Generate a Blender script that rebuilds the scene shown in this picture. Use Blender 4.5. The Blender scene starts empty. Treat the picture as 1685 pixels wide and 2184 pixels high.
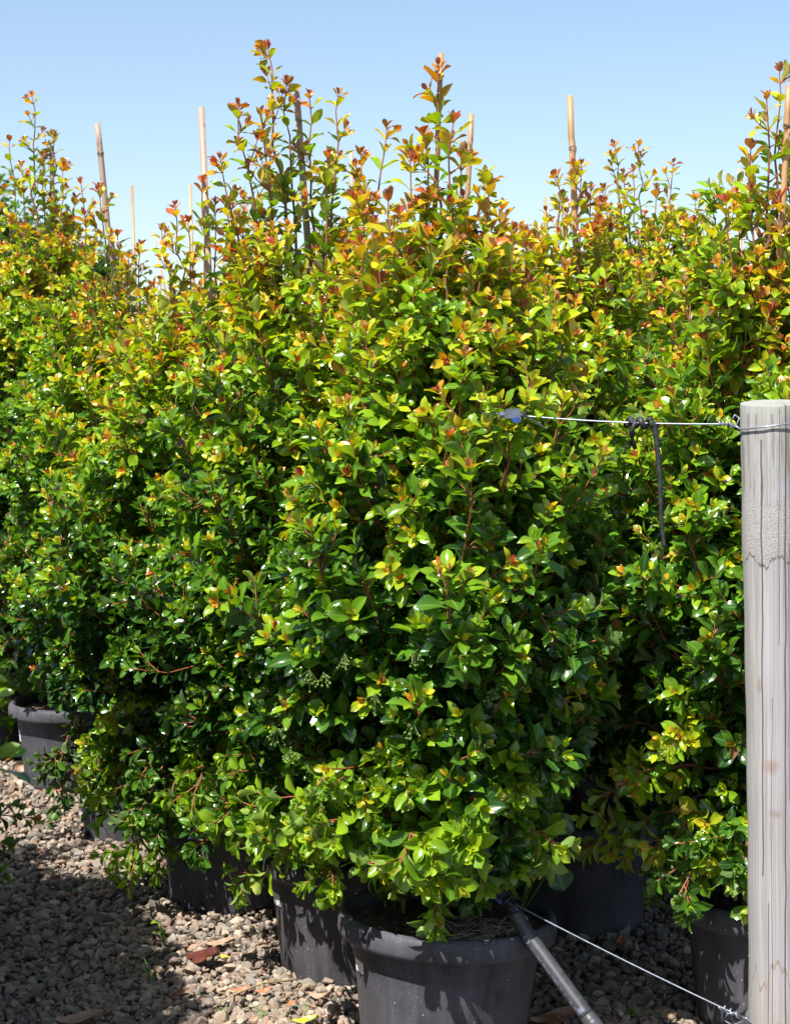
import bpy, math, random
import numpy as np
from mathutils import Vector, Matrix

# ------------------------------------------------------------------ camera, world, sun, exposure
SC = bpy.context.scene
COL = SC.collection
F, CX, HY, HC = 3900.0, 842.5, 850.0, 1.48     # focal length and horizon measured on the photo (1685 px wide)

cam_d = bpy.data.cameras.new('camera')
cam = bpy.data.objects.new('camera', cam_d)
COL.objects.link(cam)
cam.location = (0, 0, HC)
cam.rotation_euler = (math.radians(90), 0, 0)
cam_d.sensor_fit = 'HORIZONTAL'
cam_d.sensor_width = 24.0
cam_d.lens = 24.0 * F / 1685.0
cam_d.shift_y = -(1092.0 - HY) / 1685.0
cam_d.clip_start = 0.05
cam_d.clip_end = 2000
cam_d.dof.use_dof = True
cam_d.dof.focus_distance = 4.15
cam_d.dof.aperture_fstop = 11.0
SC.camera = cam

SUN_EL, SUN_AZ = math.radians(57), math.radians(-145)      # azimuth from +Y, clockwise
sun_dir = Vector((math.sin(SUN_AZ) * math.cos(SUN_EL), math.cos(SUN_AZ) * math.cos(SUN_EL), math.sin(SUN_EL)))
world = bpy.data.worlds.new('World')
SC.world = world
world.use_nodes = True
wn = world.node_tree.nodes
wl = world.node_tree.links
sky = wn.new('ShaderNodeTexSky')
sky.sky_type = 'NISHITA'
sky.sun_disc = False
sky.sun_elevation = SUN_EL
sky.sun_rotation = SUN_AZ
sky.altitude = 0
sky.air_density = 1.0
sky.dust_density = 0.9
sky.ozone_density = 1.0
bg = wn['Background']
bg.inputs['Strength'].default_value = 0.096
wl.new(sky.outputs['Color'], bg.inputs['Color'])

sun_d = bpy.data.lights.new('sun', 'SUN')
sun_d.energy = 5.0
sun_d.angle = math.radians(0.53)
sun_d.color = (1.0, 0.97, 0.925)
sun = bpy.data.objects.new('sun', sun_d)
COL.objects.link(sun)
sun.rotation_euler = (-sun_dir).to_track_quat('-Z', 'Y').to_euler()
sun.location = (-3, -4, 8)

SC.view_settings.view_transform = 'Standard'
SC.view_settings.look = 'None'
SC.view_settings.exposure = 0.92
SC.view_settings.gamma = 1.0
SC.view_settings.use_curve_mapping = False
SC.cycles.use_denoising = True
SC.cycles.max_bounces = 8
SC.cycles.transmission_bounces = 4
SC.cycles.sample_clamp_indirect = 6.0


def at(px, py, d):
    """photo pixel (1685 wide) at depth d -> world point"""
    return Vector(((px - CX) / F * d, d, HC - (py - HY) / F * d))


def R_(s):
    return np.random.default_rng(s)


# ------------------------------------------------------------------ node helpers
def mat(name):
    m = bpy.data.materials.new(name)
    m.use_nodes = True
    nt = m.node_tree
    p = nt.nodes['Principled BSDF']
    return m, nt, p


def node(nt, t, **kw):
    n = nt.nodes.new(t)
    for k, v in kw.items():
        if k.startswith('i_'):
            n.inputs[k[2:].replace('_', ' ')].default_value = v
        else:
            setattr(n, k, v)
    return n


def ramp(nt, fac, stops, interp='LINEAR'):
    r = nt.nodes.new('ShaderNodeValToRGB')
    r.color_ramp.interpolation = interp
    e = r.color_ramp.elements
    e[0].position, e[0].color = stops[0][0], (*stops[0][1], 1) if len(stops[0][1]) == 3 else stops[0][1]
    e[1].position, e[1].color = stops[-1][0], (*stops[-1][1], 1) if len(stops[-1][1]) == 3 else stops[-1][1]
    for p, c in stops[1:-1]:
        el = e.new(p)
        el.color = (*c, 1) if len(c) == 3 else c
    nt.links.new(fac, r.inputs['Fac'])
    return r.outputs['Color']


def noise(nt, vec, scale, detail=4, rough=.55):
    n = nt.nodes.new('ShaderNodeTexNoise')
    n.inputs['Scale'].default_value = scale
    n.inputs['Detail'].default_value = detail
    n.inputs['Roughness'].default_value = rough
    if vec is not None:
        nt.links.new(vec, n.inputs['Vector'])
    return n.outputs['Fac']


def mix(nt, fac, a, b, blend='MIX'):
    m = nt.nodes.new('ShaderNodeMix')
    m.data_type = 'RGBA'
    m.blend_type = blend
    for sock, v in ((m.inputs[0], fac), (m.inputs[6], a), (m.inputs[7], b)):
        if isinstance(v, (int, float)):
            sock.default_value = v
        elif isinstance(v, tuple):
            sock.default_value = (*v, 1) if len(v) == 3 else v
        else:
            nt.links.new(v, sock)
    return m.outputs[2]


def mth(nt, op, a, b=0.0, clamp=False):
    m = nt.nodes.new('ShaderNodeMath')
    m.operation = op
    m.use_clamp = clamp
    for i, v in ((0, a), (1, b)):
        if isinstance(v, (int, float)):
            m.inputs[i].default_value = v
        else:
            nt.links.new(v, m.inputs[i])
    return m.outputs[0]


def mapping(nt, vec, scale=(1, 1, 1), loc=(0, 0, 0)):
    m = nt.nodes.new('ShaderNodeMapping')
    m.inputs['Scale'].default_value = scale
    m.inputs['Location'].default_value = loc
    nt.links.new(vec, m.inputs['Vector'])
    return m.outputs[0]


def bump(nt, p, h, strength=.4, dist=.002):
    b = nt.nodes.new('ShaderNodeBump')
    b.inputs['Strength'].default_value = strength
    b.inputs['Distance'].default_value = dist
    nt.links.new(h, b.inputs['Height'])
    nt.links.new(b.outputs[0], p.inputs['Normal'])


def objco(nt):
    return nt.nodes.new('ShaderNodeTexCoord').outputs['Object']


# ------------------------------------------------------------------ materials
def leaf_material(name, trans=.27, rough=.20):
    m, nt, p = mat(name)
    a = node(nt, 'ShaderNodeAttribute', attribute_name='leaf_tint')
    geo = nt.nodes.new('ShaderNodeNewGeometry')
    # midrib: alpha of the tint runs 0 on the rib to 1 on the margin
    rib = mth(nt, 'LESS_THAN', a.outputs['Alpha'], .10)
    c1 = mix(nt, mth(nt, 'MULTIPLY', rib, .30), a.outputs['Color'], (.34, .42, .12))
    n = noise(nt, geo.outputs['Position'], 55, 3)
    c2 = mix(nt, mth(nt, 'MULTIPLY', n, .22), c1, (.02, .04, .006), 'MIX')
    under = mix(nt, .45, c2, (.20, .27, .10))
    c3 = mix(nt, geo.outputs['Backfacing'], c2, under)
    nt.links.new(c3, p.inputs['Base Color'])
    p.inputs['Specular IOR Level'].default_value = .6
    r = mix(nt, geo.outputs['Backfacing'], (rough, rough, rough), (.55, .55, .55))
    nt.links.new(r, p.inputs['Roughness'])
    t = nt.nodes.new('ShaderNodeBsdfTranslucent')
    tc = mix(nt, .55, c2, (1.0, .95, .25), 'MULTIPLY')
    hs = nt.nodes.new('ShaderNodeHueSaturation')
    hs.inputs['Value'].default_value = 2.0
    hs.inputs['Saturation'].default_value = 1.15
    nt.links.new(tc, hs.inputs['Color'])
    nt.links.new(hs.outputs[0], t.inputs['Color'])
    ms = nt.nodes.new('ShaderNodeMixShader')
    ms.inputs[0].default_value = trans
    nt.links.new(p.outputs[0], ms.inputs[1])
    nt.links.new(t.outputs[0], ms.inputs[2])
    nt.links.new(ms.outputs[0], nt.nodes['Material Output'].inputs['Surface'])
    return m


M = {}
M['leaf'] = leaf_material('glossy_leaf')


def m_stem():
    m, nt, p = mat('stem')
    a = node(nt, 'ShaderNodeAttribute', attribute_name='leaf_tint')
    n = noise(nt, objco(nt), 120, 3)
    c = mix(nt, mth(nt, 'MULTIPLY', n, .5), a.outputs['Color'], (.05, .03, .02))
    nt.links.new(c, p.inputs['Base Color'])
    p.inputs['Roughness'].default_value = .5
    return m


M['stem'] = m_stem()


def m_pot():
    m, nt, p = mat('pot_plastic')
    o = objco(nt)
    n1 = noise(nt, o, 9, 5)
    base = ramp(nt, n1, [(.3, (.046, .045, .054)), (.7, (.088, .085, .098))])
    # dusty streaks and a brown-grey bloom near the foot
    st = noise(nt, mapping(nt, o, (40, 40, 3)), 1.0, 4)
    base = mix(nt, mth(nt, 'MULTIPLY', ramp(nt, st, [(.42, (0, 0, 0)), (.75, (1, 1, 1))]), .4), base, (.15, .14, .14))
    v = node(nt, 'ShaderNodeTexVoronoi', feature='F1')
    v.inputs['Scale'].default_value = 150
    nt.links.new(o, v.inputs['Vector'])
    dots = mth(nt, 'LESS_THAN', v.outputs['Distance'], .17)
    keep = mth(nt, 'GREATER_THAN', noise(nt, o, 22, 3), .50)
    sel = mth(nt, 'GREATER_THAN', v.outputs['Color'], .5)
    dd = mth(nt, 'MULTIPLY', mth(nt, 'MULTIPLY', dots, keep), sel)
    base = mix(nt, mth(nt, 'MULTIPLY', dd, .7), base, (.36, .34, .28))
    v2 = node(nt, 'ShaderNodeTexVoronoi', feature='F1')
    v2.inputs['Scale'].default_value = 38
    nt.links.new(o, v2.inputs['Vector'])
    d2 = mth(nt, 'MULTIPLY', mth(nt, 'LESS_THAN', v2.outputs['Distance'], .062), mth(nt, 'GREATER_THAN', v2.outputs['Color'], .55))
    base = mix(nt, d2, base, (.45, .42, .30))
    nt.links.new(base, p.inputs['Base Color'])
    p.inputs['Roughness'].default_value = .5
    p.inputs['Specular IOR Level'].default_value = .12
    bump(nt, p, noise(nt, o, 160, 3), .25, .001)
    return m


M['pot'] = m_pot()


def m_simple(name, stops, scale, rough=.6, bump_s=.3, bdist=.002, stretch=(1, 1, 1), metal=0):
    m, nt, p = mat(name)
    o = mapping(nt, objco(nt), stretch)
    n = noise(nt, o, scale, 6)
    nt.links.new(ramp(nt, n, stops), p.inputs['Base Color'])
    p.inputs['Roughness'].default_value = rough
    p.inputs['Metallic'].default_value = metal
    if bump_s:
        bump(nt, p, n, bump_s, bdist)
    return m


M['soil'] = m_simple('soil', [(.3, (.03, .018, .011)), (.5, (.10, .065, .042)), (.72, (.24, .17, .12))], 60, .95, .9, .01)
M['straw'] = m_simple('straw', [(.3, (.30, .22, .16)), (.7, (.52, .42, .33))], 30, .9, 0)
M['pipe'] = m_simple('pipe_plastic', [(.3, (.035, .036, .042)), (.7, (.065, .065, .072))], 60, .42, .15, .0006)
M['print'] = m_simple('pipe_print', [(.3, (.14, .17, .24)), (.7, (.22, .25, .32))], 60, .6, 0)
M['wire'] = m_simple('galvanised_wire', [(.3, (.22, .24, .29)), (.7, (.36, .39, .46))], 90, .35, 0, metal=.55)
M['rubber'] = m_simple('black_tie', [(.3, (.012, .012, .013)), (.7, (.04, .04, .042))], 70, .55, .2, .001)
M['clamp'] = m_simple('clamp_metal', [(.3, (.10, .115, .15)), (.7, (.19, .21, .25))], 70, .4, 0, metal=.4)
M['blue'] = m_simple('clamp_blue', [(.3, (.02, .05, .22)), (.7, (.04, .09, .34))], 50, .4, 0)
M['dry_leaf'] = m_simple('dry_leaf', [(.25, (.12, .045, .022)), (.5, (.26, .12, .06)), (.75, (.40, .24, .14))], 45, .6, .4)
M['tan_leaf'] = m_simple('tan_leaf', [(.25, (.24, .14, .085)), (.75, (.48, .33, .22))], 40, .7, .4)
M['dark_red_leaf'] = m_simple('dark_red_leaf', [(.3, (.045, .014, .012)), (.6, (.13, .035, .022)), (.8, (.26, .09, .04))], 22, .28, .3)
M['orange_leaf'] = m_simple('orange_leaf', [(.25, (.42, .11, .045)), (.75, (.60, .24, .11))], 40, .55, .3)
M['yellow_leaf'] = m_simple('yellow_leaf', [(.25, (.55, .42, .02)), (.75, (.62, .55, .06))], 40, .4, .2)
M['lime_leaf'] = m_simple('lime_leaf', [(.25, (.30, .42, .02)), (.75, (.48, .55, .05))], 40, .4, .2)
M['weed'] = m_simple('weed_green', [(.3, (.05, .15, .02)), (.7, (.16, .30, .05))], 40, .5, 0)
M['broad'] = m_simple('broad_leaf', [(.3, (.045, .12, .05)), (.7, (.07, .17, .065))], 30, .6, .3)
M['bud'] = m_simple('bud_green', [(.3, (.08, .15, .02)), (.7, (.16, .23, .045))], 80, .5, 0)
M['twig'] = m_simple('dry_twig', [(.3, (.25, .19, .10)), (.7, (.44, .36, .22))], 50, .8, 0)


def m_label():
    m, nt, p = mat('paper_label')
    uv = node(nt, 'ShaderNodeUVMap')
    s = nt.nodes.new('ShaderNodeSeparateXYZ')
    nt.links.new(uv.outputs[0], s.inputs[0])
    u, v = s.outputs[0], s.outputs[1]
    # rows of small unreadable print
    row = mth(nt, 'LESS_THAN', mth(nt, 'FRACT', mth(nt, 'MULTIPLY', v, 9.0)), .34)
    words = mth(nt, 'GREATER_THAN', noise(nt, mapping(nt, uv.outputs[0], (26, 9, 1)), 1.0, 2), .47)
    band = mth(nt, 'MULTIPLY', mth(nt, 'GREATER_THAN', v, .48), mth(nt, 'LESS_THAN', v, .86))
    inx = mth(nt, 'MULTIPLY', mth(nt, 'GREATER_THAN', u, .08), mth(nt, 'LESS_THAN', u, .85))
    k = mth(nt, 'MULTIPLY', mth(nt, 'MULTIPLY', row, words), mth(nt, 'MULTIPLY', band, inx))
    c = mix(nt, mth(nt, 'MULTIPLY', k, .55), (.72, .72, .72), (.30, .31, .38))
    nt.links.new(c, p.inputs['Base Color'])
    p.inputs['Roughness'].default_value = .5
    return m


M['label'] = m_label()


def m_bamboo():
    m, nt, p = mat('bamboo')
    o = objco(nt)
    info = nt.nodes.new('ShaderNodeObjectInfo')
    off = nt.nodes.new('ShaderNodeVectorMath')
    off.operation = 'ADD'
    nt.links.new(o, off.inputs[0])
    nt.links.new(info.outputs['Location'], off.inputs[1])
    n = noise(nt, mapping(nt, off.outputs[0], (60, 60, 3)), 1.0, 5)
    gold = ramp(nt, n, [(.3, (.30, .15, .05)), (.55, (.47, .26, .10)), (.75, (.56, .37, .18))])
    grey = ramp(nt, n, [(.3, (.24, .16, .12)), (.55, (.38, .27, .22)), (.75, (.48, .37, .32))])
    a = node(nt, 'ShaderNodeAttribute', attribute_name='leaf_tint')      # red channel = weathering, green = node rings
    sc = nt.nodes.new('ShaderNodeSeparateColor')
    nt.links.new(a.outputs['Color'], sc.inputs[0])
    c = mix(nt, sc.outputs[0], gold, grey)
    c = mix(nt, sc.outputs[1], c, (.10, .06, .035))
    spot = noise(nt, off.outputs[0], 45, 4)
    c = mix(nt, ramp(nt, spot, [(.62, (0, 0, 0)), (.70, (.7, .7, .7))]), c, (.17, .12, .085))
    nt.links.new(c, p.inputs['Base Color'])
    p.inputs['Roughness'].default_value = .5
    return m


M['bamboo'] = m_bamboo()


def m_post():
    m, nt, p = mat('weathered_pine')
    o = objco(nt)
    s = nt.nodes.new('ShaderNodeSeparateXYZ')
    nt.links.new(o, s.inputs[0])
    ang = mth(nt, 'ARCTAN2', s.outputs[0], mth(nt, 'MULTIPLY', s.outputs[1], -1.0))     # 0 faces the camera
    z = s.outputs[2]
    cmb = nt.nodes.new('ShaderNodeCombineXYZ')
    nt.links.new(ang, cmb.inputs[0])
    nt.links.new(z, cmb.inputs[1])
    cyl = cmb.outputs[0]
    g = noise(nt, mapping(nt, cyl, (17, 1.1, 1)), 1.0, 8, .66)
    g2 = noise(nt, mapping(nt, cyl, (6, 2.6, 1), (7, 2, 0)), 1.0, 8, .7)
    g = mth(nt, 'ADD', mth(nt, 'MULTIPLY', g, .55), mth(nt, 'MULTIPLY', g2, .45))
    c = ramp(nt, g, [(.30, (.15, .115, .10)), (.44, (.28, .255, .245)), (.56, (.385, .365, .36)), (.70, (.47, .46, .47))])
    fine = noise(nt, mapping(nt, cyl, (110, 4, 1)), 1.0, 3)
    c = mix(nt, mth(nt, 'MULTIPLY', ramp(nt, fine, [(.48, (0, 0, 0)), (.8, (1, 1, 1))]), .5), c, (.24, .17, .135))
    # bluish weathering patches
    blue = noise(nt, mapping(nt, cyl, (5, 1.6, 1), (3, 1, 0)), 1.0, 3)
    c = mix(nt, mth(nt, 'MULTIPLY', ramp(nt, blue, [(.48, (0, 0, 0)), (.66, (1, 1, 1))]), .5), c, (.33, .335, .40))
    # green tint near the top and down the left flank
    gz = nt.nodes.new('ShaderNodeMapRange')
    for i, v in ((1, 1.22), (2, 1.48), (3, 0.0), (4, 1.0)):
        gz.inputs[i].default_value = v
    nt.links.new(z, gz.inputs[0])
    gn = noise(nt, mapping(nt, cyl, (4, 9, 1)), 1.0, 5)
    gl = mth(nt, 'MULTIPLY', mth(nt, 'LESS_THAN', ang, -.75), .45)
    gf = mth(nt, 'MAXIMUM', mth(nt, 'MULTIPLY', gz.outputs[0], ramp(nt, gn, [(.35, (0, 0, 0)), (.6, (1, 1, 1))])), mth(nt, 'MULTIPLY', gl, gn))
    c = mix(nt, mth(nt, 'MULTIPLY', gf, .6), c, (.24, .275, .185))
    # crusty pale collar of old mortar, ragged edges, with a brown soak line under it
    wob = mth(nt, 'MULTIPLY', mth(nt, 'SUBTRACT', noise(nt, mapping(nt, cyl, (1.6, 2, 1)), 1.0, 7, .62), .5), .14)
    zz = mth(nt, 'ADD', z, wob)
    band = mth(nt, 'MULTIPLY', mth(nt, 'GREATER_THAN', zz, 1.165), mth(nt, 'LESS_THAN', zz, 1.285))
    crust_n = noise(nt, o, 260, 5, .65)
    crust = ramp(nt, crust_n, [(.3, (.25, .215, .20)), (.5, (.36, .33, .31)), (.7, (.43, .41, .40))])
    c = mix(nt, mth(nt, 'MULTIPLY', band, mth(nt, 'ADD', .25, mth(nt, 'MULTIPLY', ramp(nt, noise(nt, mapping(nt, cyl, (5, 22, 1)), 1.0, 5), [(.38, (0, 0, 0)), (.58, (1, 1, 1))]), .5))), c, crust)
    edge = mth(nt, 'MULTIPLY', mth(nt, 'GREATER_THAN', zz, 1.161), mth(nt, 'LESS_THAN', zz, 1.167))
    c = mix(nt, mth(nt, 'MULTIPLY', edge, mth(nt, 'GREATER_THAN', noise(nt, o, 60, 3), .46)), c, (.16, .13, .12))
    # bare, unflaked strips higher up
    bn = noise(nt, mapping(nt, cyl, (7, 7, 1), (9, 4, 0)), 1.0, 4)
    bz = mth(nt, 'MULTIPLY', mth(nt, 'GREATER_THAN', z, 1.27), mth(nt, 'LESS_THAN', z, 1.45))
    c = mix(nt, mth(nt, 'MULTIPLY', mth(nt, 'MULTIPLY', bz, ramp(nt, bn, [(.55, (0, 0, 0)), (.58, (1, 1, 1))])), .6), c, (.18, .135, .115))
    # knots
    def spot(a0, z0, ra, rz, col, f):
        global _c
        da = mth(nt, 'DIVIDE', mth(nt, 'SUBTRACT', ang, a0), ra)
        dz = mth(nt, 'DIVIDE', mth(nt, 'SUBTRACT', z, z0), rz)
        dn = mth(nt, 'SUBTRACT', noise(nt, o, 60, 3), .5)
        d = mth(nt, 'ADD', mth(nt, 'SQRT', mth(nt, 'ADD', mth(nt, 'MULTIPLY', da, da), mth(nt, 'MULTIPLY', dz, dz))), dn)
        return mth(nt, 'MULTIPLY', ramp(nt, d, [(.3, (1, 1, 1)), (1.0, (0, 0, 0))]), f), col
    for a0, z0, ra, rz in ((-.55, .765, .30, .018), (-.42, .675, .26, .012), (.2, .20, .25, .010), (-.9, .92, .1, .02)):
        f, col = spot(a0, z0, ra, rz, (.26, .19, .15), .75)
        c = mix(nt, f, c, col)
    # wavy brown soak lines near the foot
    w2 = mth(nt, 'ADD', z, mth(nt, 'MULTIPLY', mth(nt, 'SUBTRACT', noise(nt, mapping(nt, cyl, (2.6, .5, 1), (1.3, 0, 0)), 1.0, 1), .5), .22))
    w2 = mth(nt, 'ADD', w2, mth(nt, 'MULTIPLY', mth(nt, 'SUBTRACT', noise(nt, mapping(nt, cyl, (12, 5, 1)), 1.0, 3), .5), .03))
    for zc, th, fac in ((.355, .005, .55), (.225, .011, .5)):
        l = mth(nt, 'LESS_THAN', mth(nt, 'ABSOLUTE', mth(nt, 'SUBTRACT', w2, zc)), th)
        c = mix(nt, mth(nt, 'MULTIPLY', l, fac), c, (.20, .14, .105))
    low = nt.nodes.new('ShaderNodeMapRange')
    for i, v in ((1, .36), (2, .20), (3, 0.0), (4, .5)):
        low.inputs[i].default_value = v
    nt.links.new(w2, low.inputs[0])
    c = mix(nt, low.outputs[0], c, (.31, .25, .20))
    # drying cracks: thin dark lines that wander a little
    h = g
    for a0, wd, z0, z1, ph in ((-.10, .024, 0, 1.47, 0), (.30, .03, 0, 1.38, 2), (-.80, .02, .55, 1.40, 11), (-.30, .010, 1.0, 1.46, 13), (-.62, .012, 0, .5, 15), (.02, .010, .7, 1.2, 17), (-.52, .008, .1, .9, 4), (.75, .02, 0, 1.3, 6), (.08, .007, .0, .62, 8)):
        wv = mth(nt, 'MULTIPLY', mth(nt, 'SUBTRACT', noise(nt, mapping(nt, cyl, (0, 4, 1), (ph, ph, ph)), 1.0, 4), .5), .16)
        d = mth(nt, 'ABSOLUTE', mth(nt, 'SUBTRACT', mth(nt, 'ADD', ang, wv), a0))
        l = mth(nt, 'MULTIPLY', mth(nt, 'LESS_THAN', d, wd), mth(nt, 'MULTIPLY', mth(nt, 'GREATER_THAN', z, z0), mth(nt, 'LESS_THAN', z, z1)))
        c = mix(nt, mth(nt, 'MULTIPLY', l, .82), c, (.05, .035, .03))
        h = mth(nt, 'SUBTRACT', h, l)
    h = mth(nt, 'ADD', h, mth(nt, 'MULTIPLY', mth(nt, 'MULTIPLY', band, crust_n), .8))
    nt.links.new(c, p.inputs['Base Color'])
    p.inputs['Roughness'].default_value = .85
    bump(nt, p, h, .9, .004)
    return m


M['post'] = m_post()


def m_ground():
    m, nt, p = mat('gravel_ground')
    o = objco(nt)
    v = node(nt, 'ShaderNodeTexVoronoi', feature='F1')
    v.inputs['Scale'].default_value = 45
    nt.links.new(o, v.inputs['Vector'])
    c = mix(nt, v.outputs['Color'], (.05, .042, .034), (.13, .115, .10))  # kept dark so the gaps between stones look shaded
    c = mix(nt, noise(nt, o, 3, 4), c, (.06, .045, .035))
    nt.links.new(c, p.inputs['Base Color'])
    p.inputs['Roughness'].default_value = .95
    bump(nt, p, v.outputs['Distance'], .8, .01)
    return m


M['ground'] = m_ground()


def m_stone():
    m, nt, p = mat('gravel_stone')
    a = node(nt, 'ShaderNodeAttribute', attribute_name='leaf_tint')
    o = objco(nt)
    n = noise(nt, o, 140, 5, .7)
    c = mix(nt, ramp(nt, n, [(.35, (0, 0, 0)), (.7, (.6, .6, .6))]), a.outputs['Color'], (.16, .13, .11))
    nt.links.new(c, p.inputs['Base Color'])
    p.inputs['Roughness'].default_value = .9
    bump(nt, p, n, .5, .002)
    return m


M['stone'] = m_stone()


# ------------------------------------------------------------------ mesh helpers
class MB:
    """collects vertices / faces / per-vertex tints and links them as ONE mesh object"""

    def __init__(self):
        self.v, self.f, self.c = [], [], []
        self.n = 0

    def add(self, verts, faces, col=(1, 1, 1, 1)):
        verts = np.asarray(verts, float).reshape(-1, 3)
        faces = [tuple(int(i) + self.n for i in q) for q in faces]
        self.v.append(verts)
        self.f += faces
        col = np.asarray(col, float)
        if col.ndim == 1:
            col = np.tile(col if len(col) == 4 else np.append(col, 1), (len(verts), 1))
        self.c.append(col)
        self.n += len(verts)

    def tube(self, pts, rad, n=6, col=(1, 1, 1, 1), cap=True):
        pts = np.asarray([tuple(p) for p in pts], float)
        k = len(pts)
        rad = np.broadcast_to(np.asarray(rad, float), (k,))
        T = np.gradient(pts, axis=0)
        T /= np.linalg.norm(T, axis=1)[:, None] + 1e-12
        ref = np.array([0, 0, 1.0]) if abs(T[0, 2]) < .9 else np.array([1.0, 0, 0])
        U = np.cross(T, ref)
        U /= np.linalg.norm(U, axis=1)[:, None] + 1e-12
        V = np.cross(T, U)
        a = np.linspace(0, 2 * np.pi, n, endpoint=False)
        ring = pts[:, None] + rad[:, None, None] * (U[:, None] * np.cos(a)[None, :, None] + V[:, None] * np.sin(a)[None, :, None])
        faces = []
        for i in range(k - 1):
            for j in range(n):
                j2 = (j + 1) % n
                faces.append((i * n + j, i * n + j2, (i + 1) * n + j2, (i + 1) * n + j))
        if cap:
            faces.append(tuple(range(n))[::-1])
            faces.append(tuple((k - 1) * n + j for j in range(n)))
        col = np.asarray(col, float)
        if col.ndim == 2:
            col = np.repeat(col, n, axis=0)
        self.add(ring.reshape(-1, 3), faces, col)

    def lathe(self, prof, n=64, col=(1, 1, 1, 1), fn=None):
        a = np.linspace(0, 2 * np.pi, n, endpoint=False)
        prof = np.asarray(prof, float)
        v = np.stack([prof[:, None, 0] * np.cos(a), prof[:, None, 0] * np.sin(a), np.repeat(prof[:, 1][:, None], n, 1)], -1).reshape(-1, 3)
        if fn:
            v = fn(v)
        f = []
        for i in range(len(prof) - 1):
            for j in range(n):
                j2 = (j + 1) % n
                f.append((i * n + j, i * n + j2, (i + 1) * n + j2, (i + 1) * n + j))
        self.add(v, f, col)

    def box(self, c, s, rot=None, col=(1, 1, 1, 1)):
        v = np.array([[x, y, z] for x in (-.5, .5) for y in (-.5, .5) for z in (-.5, .5)]) * np.asarray(s)
        if rot is not None:
            v = v @ np.array(rot).T
        v = v + np.asarray(c)
        self.add(v, [(0, 1, 3, 2), (4, 6, 7, 5), (0, 4, 5, 1), (2, 3, 7, 6), (0, 2, 6, 4), (1, 5, 7, 3)], col)

    def build(self, name, m, parent=None, smooth=True, loc=None):
        me = bpy.data.meshes.new(name)
        v = np.concatenate(self.v)
        me.from_pydata(v.tolist(), [], self.f)
        at_ = me.color_attributes.new('leaf_tint', 'FLOAT_COLOR', 'POINT')
        at_.data.foreach_set('color', np.concatenate(self.c).astype(np.float32).ravel())
        if smooth:
            me.polygons.foreach_set('use_smooth', np.ones(len(me.polygons), bool))
        me.materials.append(m)
        me.update()
        o = bpy.data.objects.new(name, me)
        COL.objects.link(o)
        if parent:
            o.parent = parent
        if loc is not None:
            o.location = loc
        return o


def fast_mesh(name, verts, quads, cols, m, parent=None, tri=False):
    """numpy arrays straight into a mesh"""
    k = quads.shape[1]
    me = bpy.data.meshes.new(name)
    me.vertices.add(len(verts))
    me.vertices.foreach_set('co', verts.astype(np.float32).ravel())
    me.loops.add(quads.size)
    me.loops.foreach_set('vertex_index', quads.astype(np.int32).ravel())
    me.polygons.add(len(quads))
    me.polygons.foreach_set('loop_start', np.arange(0, quads.size, k, dtype=np.int32))
    me.polygons.foreach_set('use_smooth', np.ones(len(quads), bool))
    me.update(calc_edges=True)
    a = me.color_attributes.new('leaf_tint', 'FLOAT_COLOR', 'POINT')
    a.data.foreach_set('color', cols.astype(np.float32).ravel())
    me.materials.append(m)
    me.validate()
    o = bpy.data.objects.new(name, me)
    COL.objects.link(o)
    if parent:
        o.parent = parent
    return o


def tag(o, label, cat, group=None, kind=None):
    if label:
        o['label'] = label
    if cat:
        o['category'] = cat
    if group:
        o['group'] = group
    if kind:
        o['kind'] = kind
    return o


def empty(name, loc=(0, 0, 0), rz=0.0):
    o = bpy.data.objects.new(name, None)
    o.empty_display_size = .1
    o.location = loc
    o.rotation_euler = (0, 0, rz)
    COL.objects.link(o)
    return o


def copy_tree(o, parent=None):
    c = o.copy()
    COL.objects.link(c)
    if parent:
        c.parent = parent
    for ch in o.children:
        copy_tree(ch, c)
    return c


# ------------------------------------------------------------------ leaves
RAMP_T = np.array([0, .22, .42, .58, .72, .84, .93, 1.0])
RAMP_C = np.array([(.013, .044, .013), (.028, .096, .014), (.105, .245, .013), (.275, .425, .012),
                   (.500, .470, .014), (.620, .330, .016), (.580, .150, .026), (.340, .045, .032)])


def tint(a):
    a = np.clip(a, 0, 1)
    return np.stack([np.interp(a, RAMP_T, RAMP_C[:, i]) for i in range(3)], -1)


ST_T = np.array([0, .10, .25, .45, .65, .83, .94, 1.0])
ST_W = np.array([.05, .20, .60, .94, 1.0, .72, .26, .0])


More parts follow.
